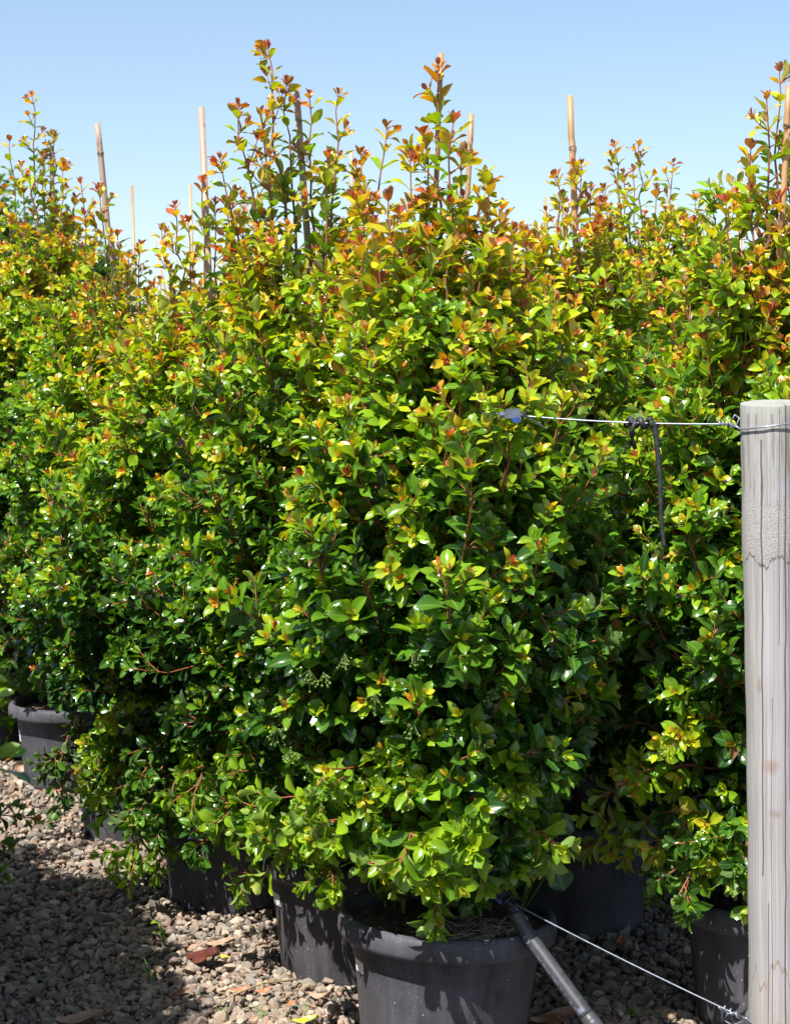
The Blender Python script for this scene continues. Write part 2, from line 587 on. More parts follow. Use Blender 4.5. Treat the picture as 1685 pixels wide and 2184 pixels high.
def leaf_arrays(O, D, N, L, W, curl, fold, age, rng):
    n = len(O)
    D = D / (np.linalg.norm(D, axis=1)[:, None] + 1e-9)
    N = N - D * np.sum(N * D, 1)[:, None]
    N /= np.linalg.norm(N, axis=1)[:, None] + 1e-9
    B = np.cross(D, N)
    J = np.array([-1, -.5, 0, .5, 1])
    k, j = len(ST_T), len(J)
    t = ST_T[None, :, None]
    w = ST_W[None, :, None] * W[:, None, None] * .5
    # arch: dips after the middle, drip tip bends further
    arch = -curl[:, None, None] * L[:, None, None] * (t ** 2) - .5 * np.maximum(t - .8, 0) * curl[:, None, None] * L[:, None, None]
    along = L[:, None, None] * (t - .25 * np.abs(curl)[:, None, None] * t ** 3)
    across = J[None, None, :] * w
    wave = (.05 * L)[:, None, None] * np.sin(t * 7 + rng.uniform(0, 6, n)[:, None, None] + J[None, None, :] * 2) * np.abs(J)[None, None, :] ** 2
    up = arch + fold[:, None, None] * w * np.abs(J)[None, None, :] ** 1.4 + wave
    # a touch of asymmetry: twist along the blade
    tw = rng.normal(0, .25, n)[:, None, None] * t
    across2 = across * np.cos(tw)
    up = up + across * np.sin(tw)
    P = (O[:, None, None] + D[:, None, None] * (along + 0 * across2)[..., None] + N[:, None, None] * up[..., None] + B[:, None, None] * across2[..., None])
    verts = P.reshape(-1, 3)
    base = []
    for a in range(k - 1):
        for b in range(j - 1):
            base.append((a * j + b, a * j + b + 1, (a + 1) * j + b + 1, (a + 1) * j + b))
    base = np.array(base)
    quads = (base[None] + (np.arange(n) * k * j)[:, None, None]).reshape(-1, 4)
    c = tint(age)
    c = c * rng.uniform(.82, 1.18, (n, 1))
    dead = rng.uniform(0, 1, n) < .006
    c[dead] = np.array([.20, .10, .045])
    cols = np.empty((n, k, j, 4))
    cols[..., :3] = c[:, None, None]
    cols[..., 3] = np.abs(J)[None, None]
    return verts, quads, cols.reshape(-1, 4)


class Shrub:
    def __init__(self, seed):
        self.rng = R_(seed)
        self.py = random.Random(seed)
        self.L = []          # leaves: origin, dir, normal, length, width, curl, fold, age
        self.stems = MB()
        self.tips = []
        self.cap = 2.0

    def leaf(self, o, d, nrm, ln, age):
        r = self.py
        self.L.append((*o, *d, *nrm, ln, ln * r.uniform(.43, .56), r.gauss(.17, .12), r.uniform(.12, .55), age))

    def twig(self, pts, r0, r1, young, bare=.0, inter=.03, size=.05, flush=.5, hfac=.5, droop=0.0, side=0.0, lvl=0, grow=1.0):
        """a shoot along pts (list of Vectors, base -> tip) with opposite leaf pairs and side twigs"""
        rnd = self.py
        k = len(pts)
        seg = [0.0]
        for i in range(1, k):
            seg.append(seg[-1] + (pts[i] - pts[i - 1]).length)
        total = seg[-1]
        # stem tints from brown to red at the tip
        cols = []
        for i in range(k):
            u = max(0.0, 1 - (total - seg[i]) / .35)
            cols.append((.20 + .20 * u, .098 - .006 * u, .052 - .014 * u, 1))
        self.stems.tube(pts, np.linspace(r0, r1, k), 5 if lvl == 0 else 4, np.array(cols), cap=False)

        def point(s):
            for i in range(1, k):
                if s <= seg[i] or i == k - 1:
                    u = (s - seg[i - 1]) / max(seg[i] - seg[i - 1], 1e-6)
                    return pts[i - 1].lerp(pts[i], u), (pts[i] - pts[i - 1]).normalized()

        s = total
        m = 0
        rot = rnd.uniform(0, math.pi)
        while s > bare * total:
            p, T = point(s)
            ref = Vector((0, 0, 1)) if abs(T.z) < .95 else Vector((1, 0, 0))
            U = T.cross(ref).normalized()
            V = T.cross(U).normalized()
            dist = total - s
            yng = math.exp(-m / 1.9) * young
            sz = size * (.42 if m == 0 else .72 if m == 1 else .95 if m == 2 else 1.0)
            phi = math.radians(20 if m == 0 else 33 if m == 1 else 42 if m == 2 else 47 + 10 * (1 - hfac)) + rnd.gauss(0, .12)
            upb = .30 + .25 * (1 - hfac) + .5 * droop
            for sgn in (0, math.pi):
                if m > 3 and rnd.random() < .10:
                    continue
                a = rot + sgn + rnd.gauss(0, .22)
                Rd = U * math.cos(a) + V * math.sin(a)
                d = T * math.cos(phi) + Rd * math.sin(phi)
                d = d + Vector((0, 0, -1)) * (droop * .35 + rnd.uniform(0, .18))
                nrm = T * math.sin(phi) - Rd * math.cos(phi) + Vector((-.18, -.30, .9)) * upb
                nrm = nrm + Vector((rnd.gauss(0, .16), rnd.gauss(0, .16), rnd.gauss(0, .16)))
                ln = sz * rnd.uniform(.78, 1.18)
                age = min(.12 + .47 * hfac ** 1.6 + yng * (.34 + .36 * flush) + rnd.gauss(0, .06) - min(dist, .4) * .48, self.cap + rnd.gauss(0, .05))  # older leaves greener; inner ones darkened further to paint in depth shade
                self.leaf(p + Rd * .002, d, nrm, ln, age)
            # terminal bud leaves
            if m == 0:
                for q in range(2):
                    d = T + Vector((rnd.gauss(0, .22), rnd.gauss(0, .22), rnd.gauss(0, .22)))
                    self.leaf(p, d, U * rnd.choice((-1, 1)) + V * rnd.gauss(0, .5), size * rnd.uniform(.3, .5),
                              min(.30 + .2 * hfac + young * (.34 + .36 * flush), self.cap + .14) + rnd.gauss(0, .05))
            elif side > 0 and m >= 2 and rnd.random() < side and lvl < 2:
                a = rot + math.pi / 2 * 0 + rnd.choice((0, math.pi)) + rnd.gauss(0, .3)
                Rd = U * math.cos(a) + V * math.sin(a)
                ph = rnd.uniform(.55, .95)
                ln = min(.05 + .42 * dist, .22) * rnd.uniform(.6, 1.15) * grow
                d0 = T * math.cos(ph) + Rd * math.sin(ph)
                d1 = d0 + Vector((0, 0, .35 - .7 * droop))
                q1 = p + d0 * ln * .5
                q2 = q1 + d1.normalized() * ln * .5
                self.twig([p, q1, q2], .0022, .0011, young * rnd.uniform(.5, 1.1), 0.0, inter * .85, size * .92, flush, hfac, droop, side * .35, lvl + 1, grow)
            m += 1
            rot += math.pi / 2 + rnd.gauss(0, .12)
            s -= inter * (.22 if m == 1 else .6 if m == 2 else rnd.uniform(.8, 1.2))

    def curve(self, a, b, ctrl, n=7, jit=.006):
        pts = []
        for i in range(n):
            t = i / (n - 1)
            p = a * (1 - t) ** 2 + ctrl * 2 * t * (1 - t) + b * t ** 2
            if 0 < i < n - 1:
                p = p + Vector((self.py.gauss(0, jit), self.py.gauss(0, jit), self.py.gauss(0, jit)))
            pts.append(p)
        return pts

    def grow(self, prof, height, top, leaders, n_shoots, leaf=.05, extra=(), z_lo=.36, bare_back=False, bias=0.0):
        """prof: list of (z, radius); top: (dx,dy) of the crown axis at full height;
        leaders: list of (dx,dy,z) tips of the upright shoots"""
        rnd = self.py
        zs = np.array([p[0] for p in prof])
        rs = np.array([p[1] for p in prof])

        def rad(z):
            return float(np.interp(z, zs, rs))

        def axis(z):
            u = max(0.0, (z - .28) / (height - .28))
            return Vector((top[0] * u ** 1.2, top[1] * u ** 1.2, z))

        # main stem
        zt = height * .86
        tp = [axis(.26 + (zt - .26) * i / 11) + Vector((rnd.gauss(0, .006), rnd.gauss(0, .006), 0)) for i in range(12)]
        self.stems.tube(tp, np.linspace(.014, .004, 12), 7, np.array([(.13 - .04 * i / 11, .085 - .03 * i / 11, .055 - .02 * i / 11, 1) for i in range(12)]))
        # co-leaders inside the crown
        for q in range(3):
            a = rnd.uniform(0, 6.28)
            b0 = axis(rnd.uniform(.35, .6))
            zt2 = height * rnd.uniform(.6, .8)
            b1 = axis(zt2) + Vector((math.cos(a), math.sin(a), 0)) * rad(zt2) * .45
            self.stems.tube(self.curve(b0, b1, (b0 + b1) / 2 + Vector((math.cos(a), math.sin(a), 0)) * .06, 8), np.linspace(.009, .0035, 8), 6, (.10, .062, .04, 1))
        # upright leaders that make the skyline
        for (dx, dy, z) in leaders:
            tip = Vector((dx, dy, z))
            ln = rnd.uniform(.42, .62)
            base = axis(max(.5, z - ln - .1)) * .55 + Vector((dx, dy, z - ln - .1)) * .45
            base.z = z - ln - .05
            ctrl = base.lerp(tip, .5) + Vector((dx - base.x, dy - base.y, 0)) * .18
            self.twig(self.curve(base, tip, ctrl, 9, .006), .0048, .0014, rnd.uniform(.8, 1.0), .0, .043, leaf * .95, .95, 1.0, 0.0, .55, 0, .62)
        # shoots over the envelope, spread by area
        grid = np.linspace(z_lo, height * .93, 200)
        wgt = np.array([rad(z) + .03 for z in grid]) + bias
        cdf = np.cumsum(wgt) / wgt.sum()
        for i in range(n_shoots):
            u = (i + rnd.random()) / n_shoots
            z = float(np.interp(u, cdf, grid))
            a = i * 2.39996 + rnd.gauss(0, .35)
            out = Vector((math.cos(a), math.sin(a), 0))
            r = rad(z) * rnd.choice((rnd.uniform(.55, .85), rnd.uniform(.82, 1.05), rnd.uniform(.9, 1.1), rnd.uniform(1.02, 1.30)))
            h = (z - .3) / (height - .3)
            tip = axis(z) + out * r
            # low shoots droop, middle go out and up, upper stand steep
            rise = (-.10 + 1.05 * h if h < .45 else .37 + .12 * (h - .45)) * rnd.uniform(.75, 1.2)
            rise *= (.45 + r * 1.5)
            droop = max(0.0, .60 - 2.2 * h) + rnd.uniform(0, .10)
            base = axis(min(max(.33, z - rise), height * .85)) + out * (r * .18)
            mid = base.lerp(tip, .55) + Vector((0, 0, -.04 + .10 * droop)) if h > .12 else base.lerp(tip, .5) + Vector((0, 0, .08))
            if h > .45:
                mid = mid + out * (.05 + .05 * rnd.random())
            pts = self.curve(base, tip, mid, 7)
            hf = min(1.0, max(0.0, h * 1.15 - .05))
            young = rnd.uniform(.6, 1.0) if rnd.random() < .36 + .62 * h else rnd.uniform(.05, .4)
            flush = rnd.uniform(.35, .75) + .25 * h
            L = (tip - base).length
            self.twig(pts, .0045, .0013, young, max(.12, 1 - .46 / L) if L > .46 else .10, .034 if h < .5 else .033, leaf * (1.27 - .33 * h) * rnd.uniform(.9, 1.1), flush, hf, droop, .62, 0)
            self.tips.append((tip, h))
        for (b, t, young, flush, dr, sz) in extra:
            b, t = Vector(b), Vector(t)
            self.cap = .54 if flush < .45 else .70
            self.twig(self.curve(b, t, b.lerp(t, .5) + Vector((0, 0, .04)), 8, .004), .0042, .0014, young, .25, .034, sz, flush, .45 if young < .45 else .80, dr, .75, 0, 1.0)

    def build(self, root):
        A = np.array(self.L)
        O, D, N = A[:, 0:3], A[:, 3:6], A[:, 6:9]
        v, q, c = leaf_arrays(O, D, N, A[:, 9], A[:, 10], A[:, 11], A[:, 12], A[:, 13], self.rng)
        s = self.stems.build('stems', M['stem'], root)
        f = fast_mesh('foliage', v, q, c, M['leaf'], root)
        return s, f


PROF = [(.34, .17), (.45, .25), (.62, .31), (.80, .37), (1.0, .43), (1.2, .43), (1.5, .365), (1.75, .285), (1.95, .20), (2.15, .10), (2.5, .04)]


def scaled_prof(h, w=1.0):
    k = h / 2.25
    return [(z if z < .6 else .6 + (z - .6) * (h - .6) / (2.25 - .6), r * w) for z, r in PROF]


# ------------------------------------------------------------------ pots
POT_PROF = [(0.0, .004), (.178, .004), (.184, .010), (.186, .022), (.206, .20), (.214, .262), (.216, .268),
            (.240, .266), (.247, .270), (.2500, .280), (.2495, .300), (.246, .312), (.238, .3195), (.230, .318), (.224, .308),
            (.220, .290), (.212, .22)]


def make_pot(root, seed, label_ang=None, label_z=.215, tall=.055, wide=.055):
    rng = R_(seed)
    mb = MB()
    ph = rng.uniform(0, 6.28)

    def warp(v):
        a = np.arctan2(v[:, 1], v[:, 0])
        k = 1 + .008 * np.sin(2 * a + ph) + .004 * np.sin(3 * a + ph * 2)
        w = v.copy()
        w[:, 0] *= k
        w[:, 1] *= k
        # moulded foot: four raised drain slots
        low = (v[:, 2] < .03) & (np.abs(np.sin(2 * a + .6)) > .93)
        w[low, 2] += .018
        return w

    mb.lathe(POT_PROF, 96, fn=warp)
    pot = mb.build('pot', M['pot'], root)
    if label_ang is not None:
        lb = MB()
        z0, z1 = label_z - tall / 2, label_z + tall / 2
        nz, na = 5, 9
        half = wide / .21 / 2
        vs, uvs = [], []
        for i in range(nz):
            z = z0 + (z1 - z0) * i / (nz - 1)
            r = np.interp(z, [.022, .20, .262], [.186, .206, .214])
            for j in range(na):
                a = label_ang - half + 2 * half * j / (na - 1)
                k = 1 + .008 * math.sin(2 * a + ph) + .004 * math.sin(3 * a + ph * 2)
                rr = r * k + .0025
                vs.append((rr * math.cos(a), rr * math.sin(a), z + .004 * (j / (na - 1) - .5)))
                uvs.append((j / (na - 1), i / (nz - 1)))
        fs = [(i * na + j, i * na + j + 1, (i + 1) * na + j + 1, (i + 1) * na + j) for i in range(nz - 1) for j in range(na - 1)]
        lb.add(vs, fs)
        lo = lb.build('paper_label', M['label'], pot)
        uvl = lo.data.uv_layers.new(name='UVMap')
        for l in lo.data.loops:
            uvl.data[l.index].uv = uvs[l.vertex_index]
    # soil with dry litter
    sb = MB()
    nr, na = 12, 48
    vs = [(0, 0, .285)]
    for i in range(1, nr + 1):
        for j in range(na):
            a = 2 * math.pi * j / na
            r = .218 * i / nr
            vs.append((r * math.cos(a), r * math.sin(a), .284 + rng.normal(0, .004) + .012 * (1 - i / nr)))
    fs = [(0, 1 + j, 1 + (j + 1) % na) for j in range(na)]
    for i in range(nr - 1):
        for j in range(na):
            j2 = (j + 1) % na
            fs.append((1 + i * na + j, 1 + (i + 1) * na + j, 1 + (i + 1) * na + j2, 1 + i * na + j2))
    sb.add(vs, fs)
    soil = sb.build('soil', M['soil'], root)
    return pot, soil


def straw_litter(parent, n, seed, centre, spread):
    rng = R_(seed)
    mb = MB()
    for i in range(n):
        a = rng.uniform(0, 6.28)
        r = spread * math.sqrt(rng.uniform(0, 1))
        p = np.array([centre[0] + r * math.cos(a), centre[1] + r * math.sin(a), .296 + rng.uniform(0, .012)])
        if math.hypot(p[0], p[1]) > .205:
            continue
        d = rng.uniform(0, 6.28)
        ln = rng.uniform(.012, .045)
        dv = np.array([math.cos(d), math.sin(d), rng.normal(.05, .22)]) * ln
        mid = p + dv * .5 + rng.normal(0, .004, 3)
        mb.tube([p, mid, p + dv], .0007, 3, cap=False)
    return mb.build('straw_litter', M['straw'], parent)


GROUP = 'potted shrubs standing in rows at the nursery'
ROOTS = {}


def shrub(key, X, Y, seed, height, leaders_px, label, top_px=None, n=150, w=1.0, leaf=.05, extra=(), lab=None, lab_z=.215, tilt=(0, 0), z_lo=.36, bias=0.0, tall=.055, wide=.055, skirt=0, span=(-165, -15), skirt_z=0.0, big=1.1):
    root = empty('potted_shrub', (X, Y, 0))
    tag(root, label, 'potted shrub', GROUP)
    for part in make_pot(root, seed, lab, lab_z, tall, wide):
        part.rotation_euler = (tilt[0], tilt[1], 0)
    s = Shrub(seed)
    lead = []
    for (px, py, dd) in leaders_px:
        p = at(px, py, Y + dd)
        lead.append((p.x - X, dd, p.z))
    top = (0, 0)
    if top_px is not None:
        p = at(top_px, 300, Y)
        top = (p.x - X, 0.0)
    ex = []
    for (b, (px, py, dd), young, flush, dr, sz) in extra:
        p = at(px, py, Y + dd)
        ex.append((b, (p.x - X, dd, p.z), young, flush, dr, sz))
    rk = random.Random(seed + 5)
    for i in range(skirt):
        a = math.radians(span[0] + (span[1] - span[0]) * (i + rk.random()) / skirt)
        r = rk.uniform(.26, .43)
        z = rk.uniform(.27, .50) - (r - .3) * .35 + skirt_z
        ex.append(((.10 * math.cos(a), .10 * math.sin(a), rk.uniform(.52, .66)), (r * math.cos(a), r * math.sin(a), z), rk.choice((.25, .4, .55, .8) if skirt_z == 0 else (.6, .8, 1.0)), .3, .45 - skirt_z, leaf * big))
    s.grow(scaled_prof(height, w), height, top, lead, int(n * .86), leaf * 1.02, ex, z_lo, bias=bias)
    s.build(root)
    ROOTS[key] = (root, s, X, Y)
    return root, s


# ------------------------------------------------------------------ ground and gravel
def build_ground():
    mb = MB()
    mb.add([(-400, -30, 0), (400, -30, 0), (400, 900, 0), (-400, 900, 0)], [(0, 1, 2, 3)])
    g = mb.build('ground', M['ground'])
    g['kind'] = 'structure'

    rng = R_(11)

    def ico(sub):
        import bmesh
        bm = bmesh.new()
        bmesh.ops.create_icosphere(bm, subdivisions=sub, radius=1)
        v = np.array([x.co[:] for x in bm.verts])
        f = np.array([[x.index for x in q.verts] for q in bm.faces])
        bm.free()
        return v, f

    v0, f0 = ico(2)
    nv = 14
    variants = []
    for k in range(nv):
        d = rng.normal(0, 1, (7, 3))
        d /= np.linalg.norm(d, axis=1)[:, None]
        amp = rng.uniform(-.3, .12, 7)
        s = 1 + sum(a * np.maximum(0, v0 @ q - .35) for a, q in zip(amp, d)) + rng.normal(0, .035, len(v0))
        # chipped flat facets
        w = v0 * s[:, None]
        for q in d:
            lim = rng.uniform(.45, .75)
            h = w @ q
            w = w - np.maximum(h - lim, 0)[:, None] * q * .97
        variants.append(w)
    variants = np.array(variants)
    V, Q, C = [], [], []
    tot = 44000
    Y = 4.0 + 5.2 * rng.uniform(0, 1, tot) ** 1.35
    X = rng.uniform(-.262, .262, tot) * Y
    keep = (Y < 5.7) | (X < .25 - (Y - 4.15) * .42)
    X, Y = X[keep], Y[keep]
    n = len(X)
    r = np.clip(rng.lognormal(math.log(.0087), .38, n), .0038, .019) * (1 + np.maximum(Y - 6, 0) * .12)
    sc = r[:, None] * rng.uniform(.68, 1.35, (n, 3)) * np.array([1.15, 1.0, .75])
    ax = rng.normal(0, 1, (n, 4)) * np.array([1, .35, .35, 1.2])
    ax /= np.linalg.norm(ax, axis=1)[:, None]
    w_, x_, y_, z_ = ax.T
    Rm = np.stack([np.stack([1 - 2 * (y_**2 + z_**2), 2 * (x_*y_ - z_*w_), 2 * (x_*z_ + y_*w_)], -1),
                   np.stack([2 * (x_*y_ + z_*w_), 1 - 2 * (x_**2 + z_**2), 2 * (y_*z_ - x_*w_)], -1),
                   np.stack([2 * (x_*z_ - y_*w_), 2 * (y_*z_ + x_*w_), 1 - 2 * (x_**2 + y_**2)], -1)], 1)
    vi = rng.integers(0, nv, n)
    P = np.einsum('nij,nkj->nki', Rm, variants[vi] * sc[:, None])
    z = r * .35 + rng.uniform(0, .010, n) + rng.uniform(0, 1, n) ** 6 * .012
    P += np.stack([X, Y, z], -1)[:, None]
    pal = np.array([(.46, .375, .29), (.40, .34, .28), (.54, .455, .37), (.48, .36, .26), (.30, .255, .22), (.42, .29, .22), (.58, .51, .43), (.38, .36, .33)])
    col = pal[rng.integers(0, len(pal), n)] * np.array([1.05, .97, .87]) * rng.uniform(.42, .92, (n, 1))
    C = np.ones((n, len(v0), 4))
    C[..., :3] = col[:, None]
    F_ = (f0[None] + (np.arange(n) * len(v0))[:, None, None]).reshape(-1, 3)
    o = fast_mesh('gravel', P.reshape(-1, 3), F_, C.reshape(-1, 4), M['stone'])
    o.data.polygons.foreach_set('use_smooth', rng.uniform(0, 1, len(o.data.polygons)) < .0)
    tag(o, 'grey and beige crushed gravel covering the ground around the pots', 'gravel', kind='stuff')


build_ground()


def leaf_litter():
    rng = R_(55)
    n = 2600
    Y = 4.05 + 3.6 * rng.uniform(0, 1, n) ** 1.3
    X = rng.uniform(-.26, .2, n) * Y
    O = np.stack([X, Y, rng.uniform(.014, .026, n)], -1)
    a = rng.uniform(0, 6.28, n)
    D = np.stack([np.cos(a), np.sin(a), rng.normal(0, .25, n)], -1)
    N = rng.normal(0, .35, (n, 3)) + np.array([0, 0, 1])
    L = rng.uniform(.006, .026, n)
    v, q, c = leaf_arrays(O, D, N, L, L * rng.uniform(.15, .6, n), rng.normal(.2, .4, n), rng.uniform(0, .8, n), np.full(n, .9), rng)
    pal = np.array([(.20, .10, .05), (.34, .19, .10), (.42, .13, .05), (.12, .07, .04), (.40, .30, .19)])
    col = pal[rng.integers(0, 5, n)]
    c.reshape(n, -1, 4)[..., :3] = col[:, None]
    o = fast_mesh('leaf_litter', v, q, c, M['stem'])
    tag(o, 'crumbs of dry brown leaves and bark strewn over the gravel', 'litter', kind='stuff')


leaf_litter()

# ------------------------------------------------------------------ the shrubs (row by row, grid measured from the pots)
root1, s1 = shrub('front', .108, 4.15, 101, 2.05,
                  [(935, 140, .02), (968, 255, -.05), (905, 285, .04), (1045, 385, -.05), (875, 335, .0), (1095, 492, -.08), (828, 420, -.12), (985, 330, .05), (800, 475, .1), (850, 450, -.05), (770, 520, -.1), (1070, 440, .1), (1130, 530, .05)],
                  'nearest potted shrub, in the black pot with the thick pipe resting on its rim', 940, 190, .86, .055,
                  extra=[((.02, -.1, .62), (935, 1985, -.24), .6, .2, .5, .054), ((-.05, -.1, .6), (825, 1860, -.22), .6, .25, .4, .054),
                         ((.1, -.1, .62), (1140, 1800, -.12), .8, .3, .3, .056), ((.0, -.1, .66), (1000, 1740, -.3), .9, .4, .5, .056),
                         ((-.05, -.05, .62), (700, 1640, -.28), .9, .5, .2, .052), 
                         ((.05, -.1, .62), (900, 1890, -.27), .6, .2, .5, .054), ((.05, -.1, .8), (1230, 1470, -.2), 1, .6, .1, .052), ((.08, -.1, .7), (1100, 1690, -.30), .8, .4, .2, .056), ((-.02, -.1, .7), (860, 1660, -.33), .8, .3, .2, .055), ((.0, -.1, .6), (960, 1850, -.30), .7, .2, .5, .056), ((.1, -.05, .62), (1080, 1880, -.16), .7, .2, .4, .055), ((-.1, -.1, .75), (660, 1700, -.22), .9, .4, .2, .054),
                         ((.05, .0, .6), (845, 1700, -.3), .7, .3, .3, .054),  ((.12, -.25, 1.28), (1122, 846, -.42), 1, .8, 0, .05)],
                  lab=math.radians(-90 - 70), lab_z=.222, tilt=(0, math.radians(2.2)), tall=.06, skirt=11, span=(-178, -48), skirt_z=.17, big=1.2)
shrub('second', -.108, 4.74, 102, 2.12,
      [(570, 97, .0), (508, 222, -.08), (556, 240, -.04), (660, 202, .04), (722, 200, .06), (470, 338, -.1), (770, 325, .05), (612, 172, .02), (825, 268, .1), (555, 330, .1), (700, 330, 0), (790, 420, .0), (480, 430, -.1)],
      'tallest potted shrub, second of the front row, directly behind the nearest pot', 640, 190, 1.05, .05,
      extra=[((-.1, -.1, .6), (540, 1800, -.25), .8, .25, .4, .056), ((-.1, -.1, .6), (620, 1780, -.28), .8, .2, .4, .058), ((-.15, 0, .62), (545, 1880, -.1), .6, .2, .5, .054)], skirt=9, span=(-185, -60),
      lab=math.radians(-90 - 68), lab_z=.215)
shrub('third', -.472, 5.38, 103, 1.98,
      [(432, 384, .0), (374, 438, -.05), (458, 432, .05), (345, 485, .0), (495, 440, .1), (400, 470, .1), (520, 420, 0)],
      'third potted shrub of the front row, low branches drooping over the gravel', 440, 190, 1.12, .049,
      extra=[((-.15, -.1, .6), (275, 1895, -.25), .8, .3, .6, .052), ((-.2, -.1, .6), (215, 1740, -.1), .3, .1, .4, .05),
             ((-.2, -.1, .66), (235, 1530, -.25), 1, .5, .3, .052), ((-.2, -.1, .62), (170, 1630, -.1), .4, .2, .4, .05),
             ((-.2, 0, .66), (195, 1690, -.1), .8, .5, .4, .05), ((-.1, -.1, .6), (400, 1760, -.3), .8, .4, .5, .05), ((-.1, -.1, .6), (330, 1820, -.25), .7, .3, .5, .05)], skirt=20, span=(-200, -40))
shrub('fourth', -.866, 6.21, 104, 2.02,
      [(250, 498, .0), (212, 398, -.1), (172, 386, -.12), (300, 520, .05), (275, 545, -.1)],
      'fourth potted shrub of the front row, its pot bearing a bright white paper label', 260, 180, 1.08, .048,
      extra=[((-.15, -.1, .55), (112, 1690, -.2), .1, .1, .4, .05), ((-.15, -.1, .55), (122, 1735, -.15), .1, .1, .5, .048)],
      lab=math.radians(-90 - 52), lab_z=.215, wide=.075, z_lo=.45, skirt=7, span=(-110, 0))
shrub('fifth', -1.235, 7.03, 105, 2.36,
      [(68, 202, .0), (20, 296, -.05), (116, 285, .05), (45, 350, .1), (135, 345, -.05), (92, 330, .0), (160, 420, .1), (10, 400, .0)],
      'fifth potted shrub of the front row, red tipped, its pot standing on sunlit gravel', 75, 230, 1.1, .049, lab=math.radians(-90 - 72), lab_z=.2)
shrub('right', .903, 4.32, 106, 2.14,
      [(1662, 146, .0), (1635, 205, -.04), (1602, 310, -.06), (1690, 330, .05), (1548, 425, -.12), (1660, 420, -.1), (1610, 420, .1), (1720, 250, .0)],
      'potted shrub behind the timber post, with dark red shoots at its top', 1650, 200, .93, .051,
      extra=[((-.1, -.1, .58), (1245, 1815, -.05), 1, .6, .35, .056), ((-.1, -.1, .6), (1400, 1830, -.22), 1, .55, .5, .056), ((-.05, -.1, .58), (1490, 1800, -.26), 1, .6, .5, .056),
             ((-.15, -.1, .6), (1275, 1700, -.1), .8, .5, .2, .054), ((-.1, -.1, .62), (1330, 1660, -.2), 1, .6, .2, .054), ((-.1, -.1, .62), (1440, 1560, -.3), 1, .7, .2, .052),
             ((-.1, -.1, .55), (1395, 1900, -.1), .3, .2, .6, .056), ((-.05, -.1, .55), (1490, 1880, -.25), .5, .2, .6, .056), ((0, -.1, .55), (1580, 1830, -.27), .8, .4, .5, .056)], skirt=10, span=(-150, -40))
shrub('middle', .51, 5.15, 107, 2.12,
      [(1187, 372, .0), (1240, 350, -.05), (1165, 450, .05), (1280, 430, -.1), (1260, 400, .05), (1200, 420, .1), (1120, 500, -.1), (1210, 455, -.1)],
      'potted shrub in the gap between the nearest pot and the timber post', 1215, 220, .98, .049)
shrub('far', .91, 6.15, 108, 2.32,
      [(1310, 307, .0), (1362, 307, -.05), (1436, 347, .0), (1330, 370, .1), (1400, 400, .1), (1475, 480, .0), (1290, 400, .1), (1350, 360, -.1)],
      'smaller looking far shrub with three pointed tops between two bamboo stakes', 1375, 230, 1.1, .048)

def place(src, key, X, Y, rz, sc, label):
    c = copy_tree(ROOTS[src][0])
    c.location = (X, Y, 0)
    c.rotation_euler = (0, 0, rz)
    c.scale = (sc, sc, sc)
    c['label'] = label
    ROOTS[key] = (c, None, X, Y)
    return c


place('third', 'sixth', -1.72, 7.55, 2.2, 1.0, 'shrub whose pot is cut by the left photo edge, farthest of the front row')
place('fourth', 'b3', .12, 5.98, 1.3, .98, 'shrub hidden behind the nearest one, marked by a golden bamboo stake')
place('far', 'b4', -.27, 6.80, 2.6, .93, 'shrub largely hidden behind the tallest shrub, thin stake in it')
place('middle', 'b5', -.66, 7.63, 4.1, .97, 'shrub seen through the gap behind the third front row shrub')
place('third', 'b6', -1.05, 8.46, 5.2, .96, 'far shrub behind the leaning grey stake, its top hazy orange')
place('fourth', 'b7', -1.60, 9.0, .6, .98, 'far shrub at the left behind the red tipped one')
place('middle', 'c2', .52, 7.00, 2.0, .98, 'far shrub behind the gap left of the tall ringed stake')
place('third', 'c3', .13, 7.80, 3.4, .95, 'far shrub behind the nearest one, only glimpsed between leaves')
place('middle', 'c5', -.65, 9.45, 1.9, .95, 'farthest shrub on the left, low on the skyline')
place('fourth', 'd2', 1.30, 7.15, 4.4, 1.0, 'far shrub at the thin stake left of the red topped shrub')
place('third', 'd1', 1.69, 6.25, 1.2, 1.0, 'shrub at the far right edge behind the red topped shrub')
place('middle', 'd3', .91, 8.00, .9, .97, 'far shrub low on the skyline right of the ringed stake')
place('fourth', 'c1', 1.32, 5.30, 3.0, .96, 'shrub between the timber post and the right edge, behind the post')
place('far', 'd4', .20, 9.1, 1.0, .92, 'most distant shrub behind the row centre')
# neighbouring left row: one reaches into view, rest unseen, some added to deepen shade
place('fourth', 'l1', -2.0, 4.85, 2.5, 1.0, 'shrub beyond the left edge, one leafy branch reaching into view')
place('middle', 'l2', -1.50, 3.95, 1.0, 1.0, 'shrub just outside the left edge that shades the gravel')
place('middle', 'l4', -1.0, 2.05, 3.1, 1.0, 'unseen shrub beside the camera, added to block sky light')  # unseen, added with the second row to cut sky light on the gravel
place('middle', 'l5', -2.75, 4.3, 0.4, 1.05, 'unseen second row shrub beyond the left edge, added to block sky light')
place('far', 'l6', -2.4, 3.3, 2.4, 1.0, 'unseen second row shrub nearer the camera, added to dim the sky light')
place('middle', 'l7', -1.66, 4.38, 5.0, 1.02, 'unseen left row shrub between its neighbours, added to darken the gravel shade')  # unseen, packed into the row to deepen its cast shade
place('middle', 'l8', -1.42, 3.45, 1.7, 1.03, 'unseen left row shrub nearer the camera, added to broaden the gravel shade')
place('middle', 'l3', -1.26, 3.0, 4.0, .98, 'nearest shrub of the left row, just outside the photo')

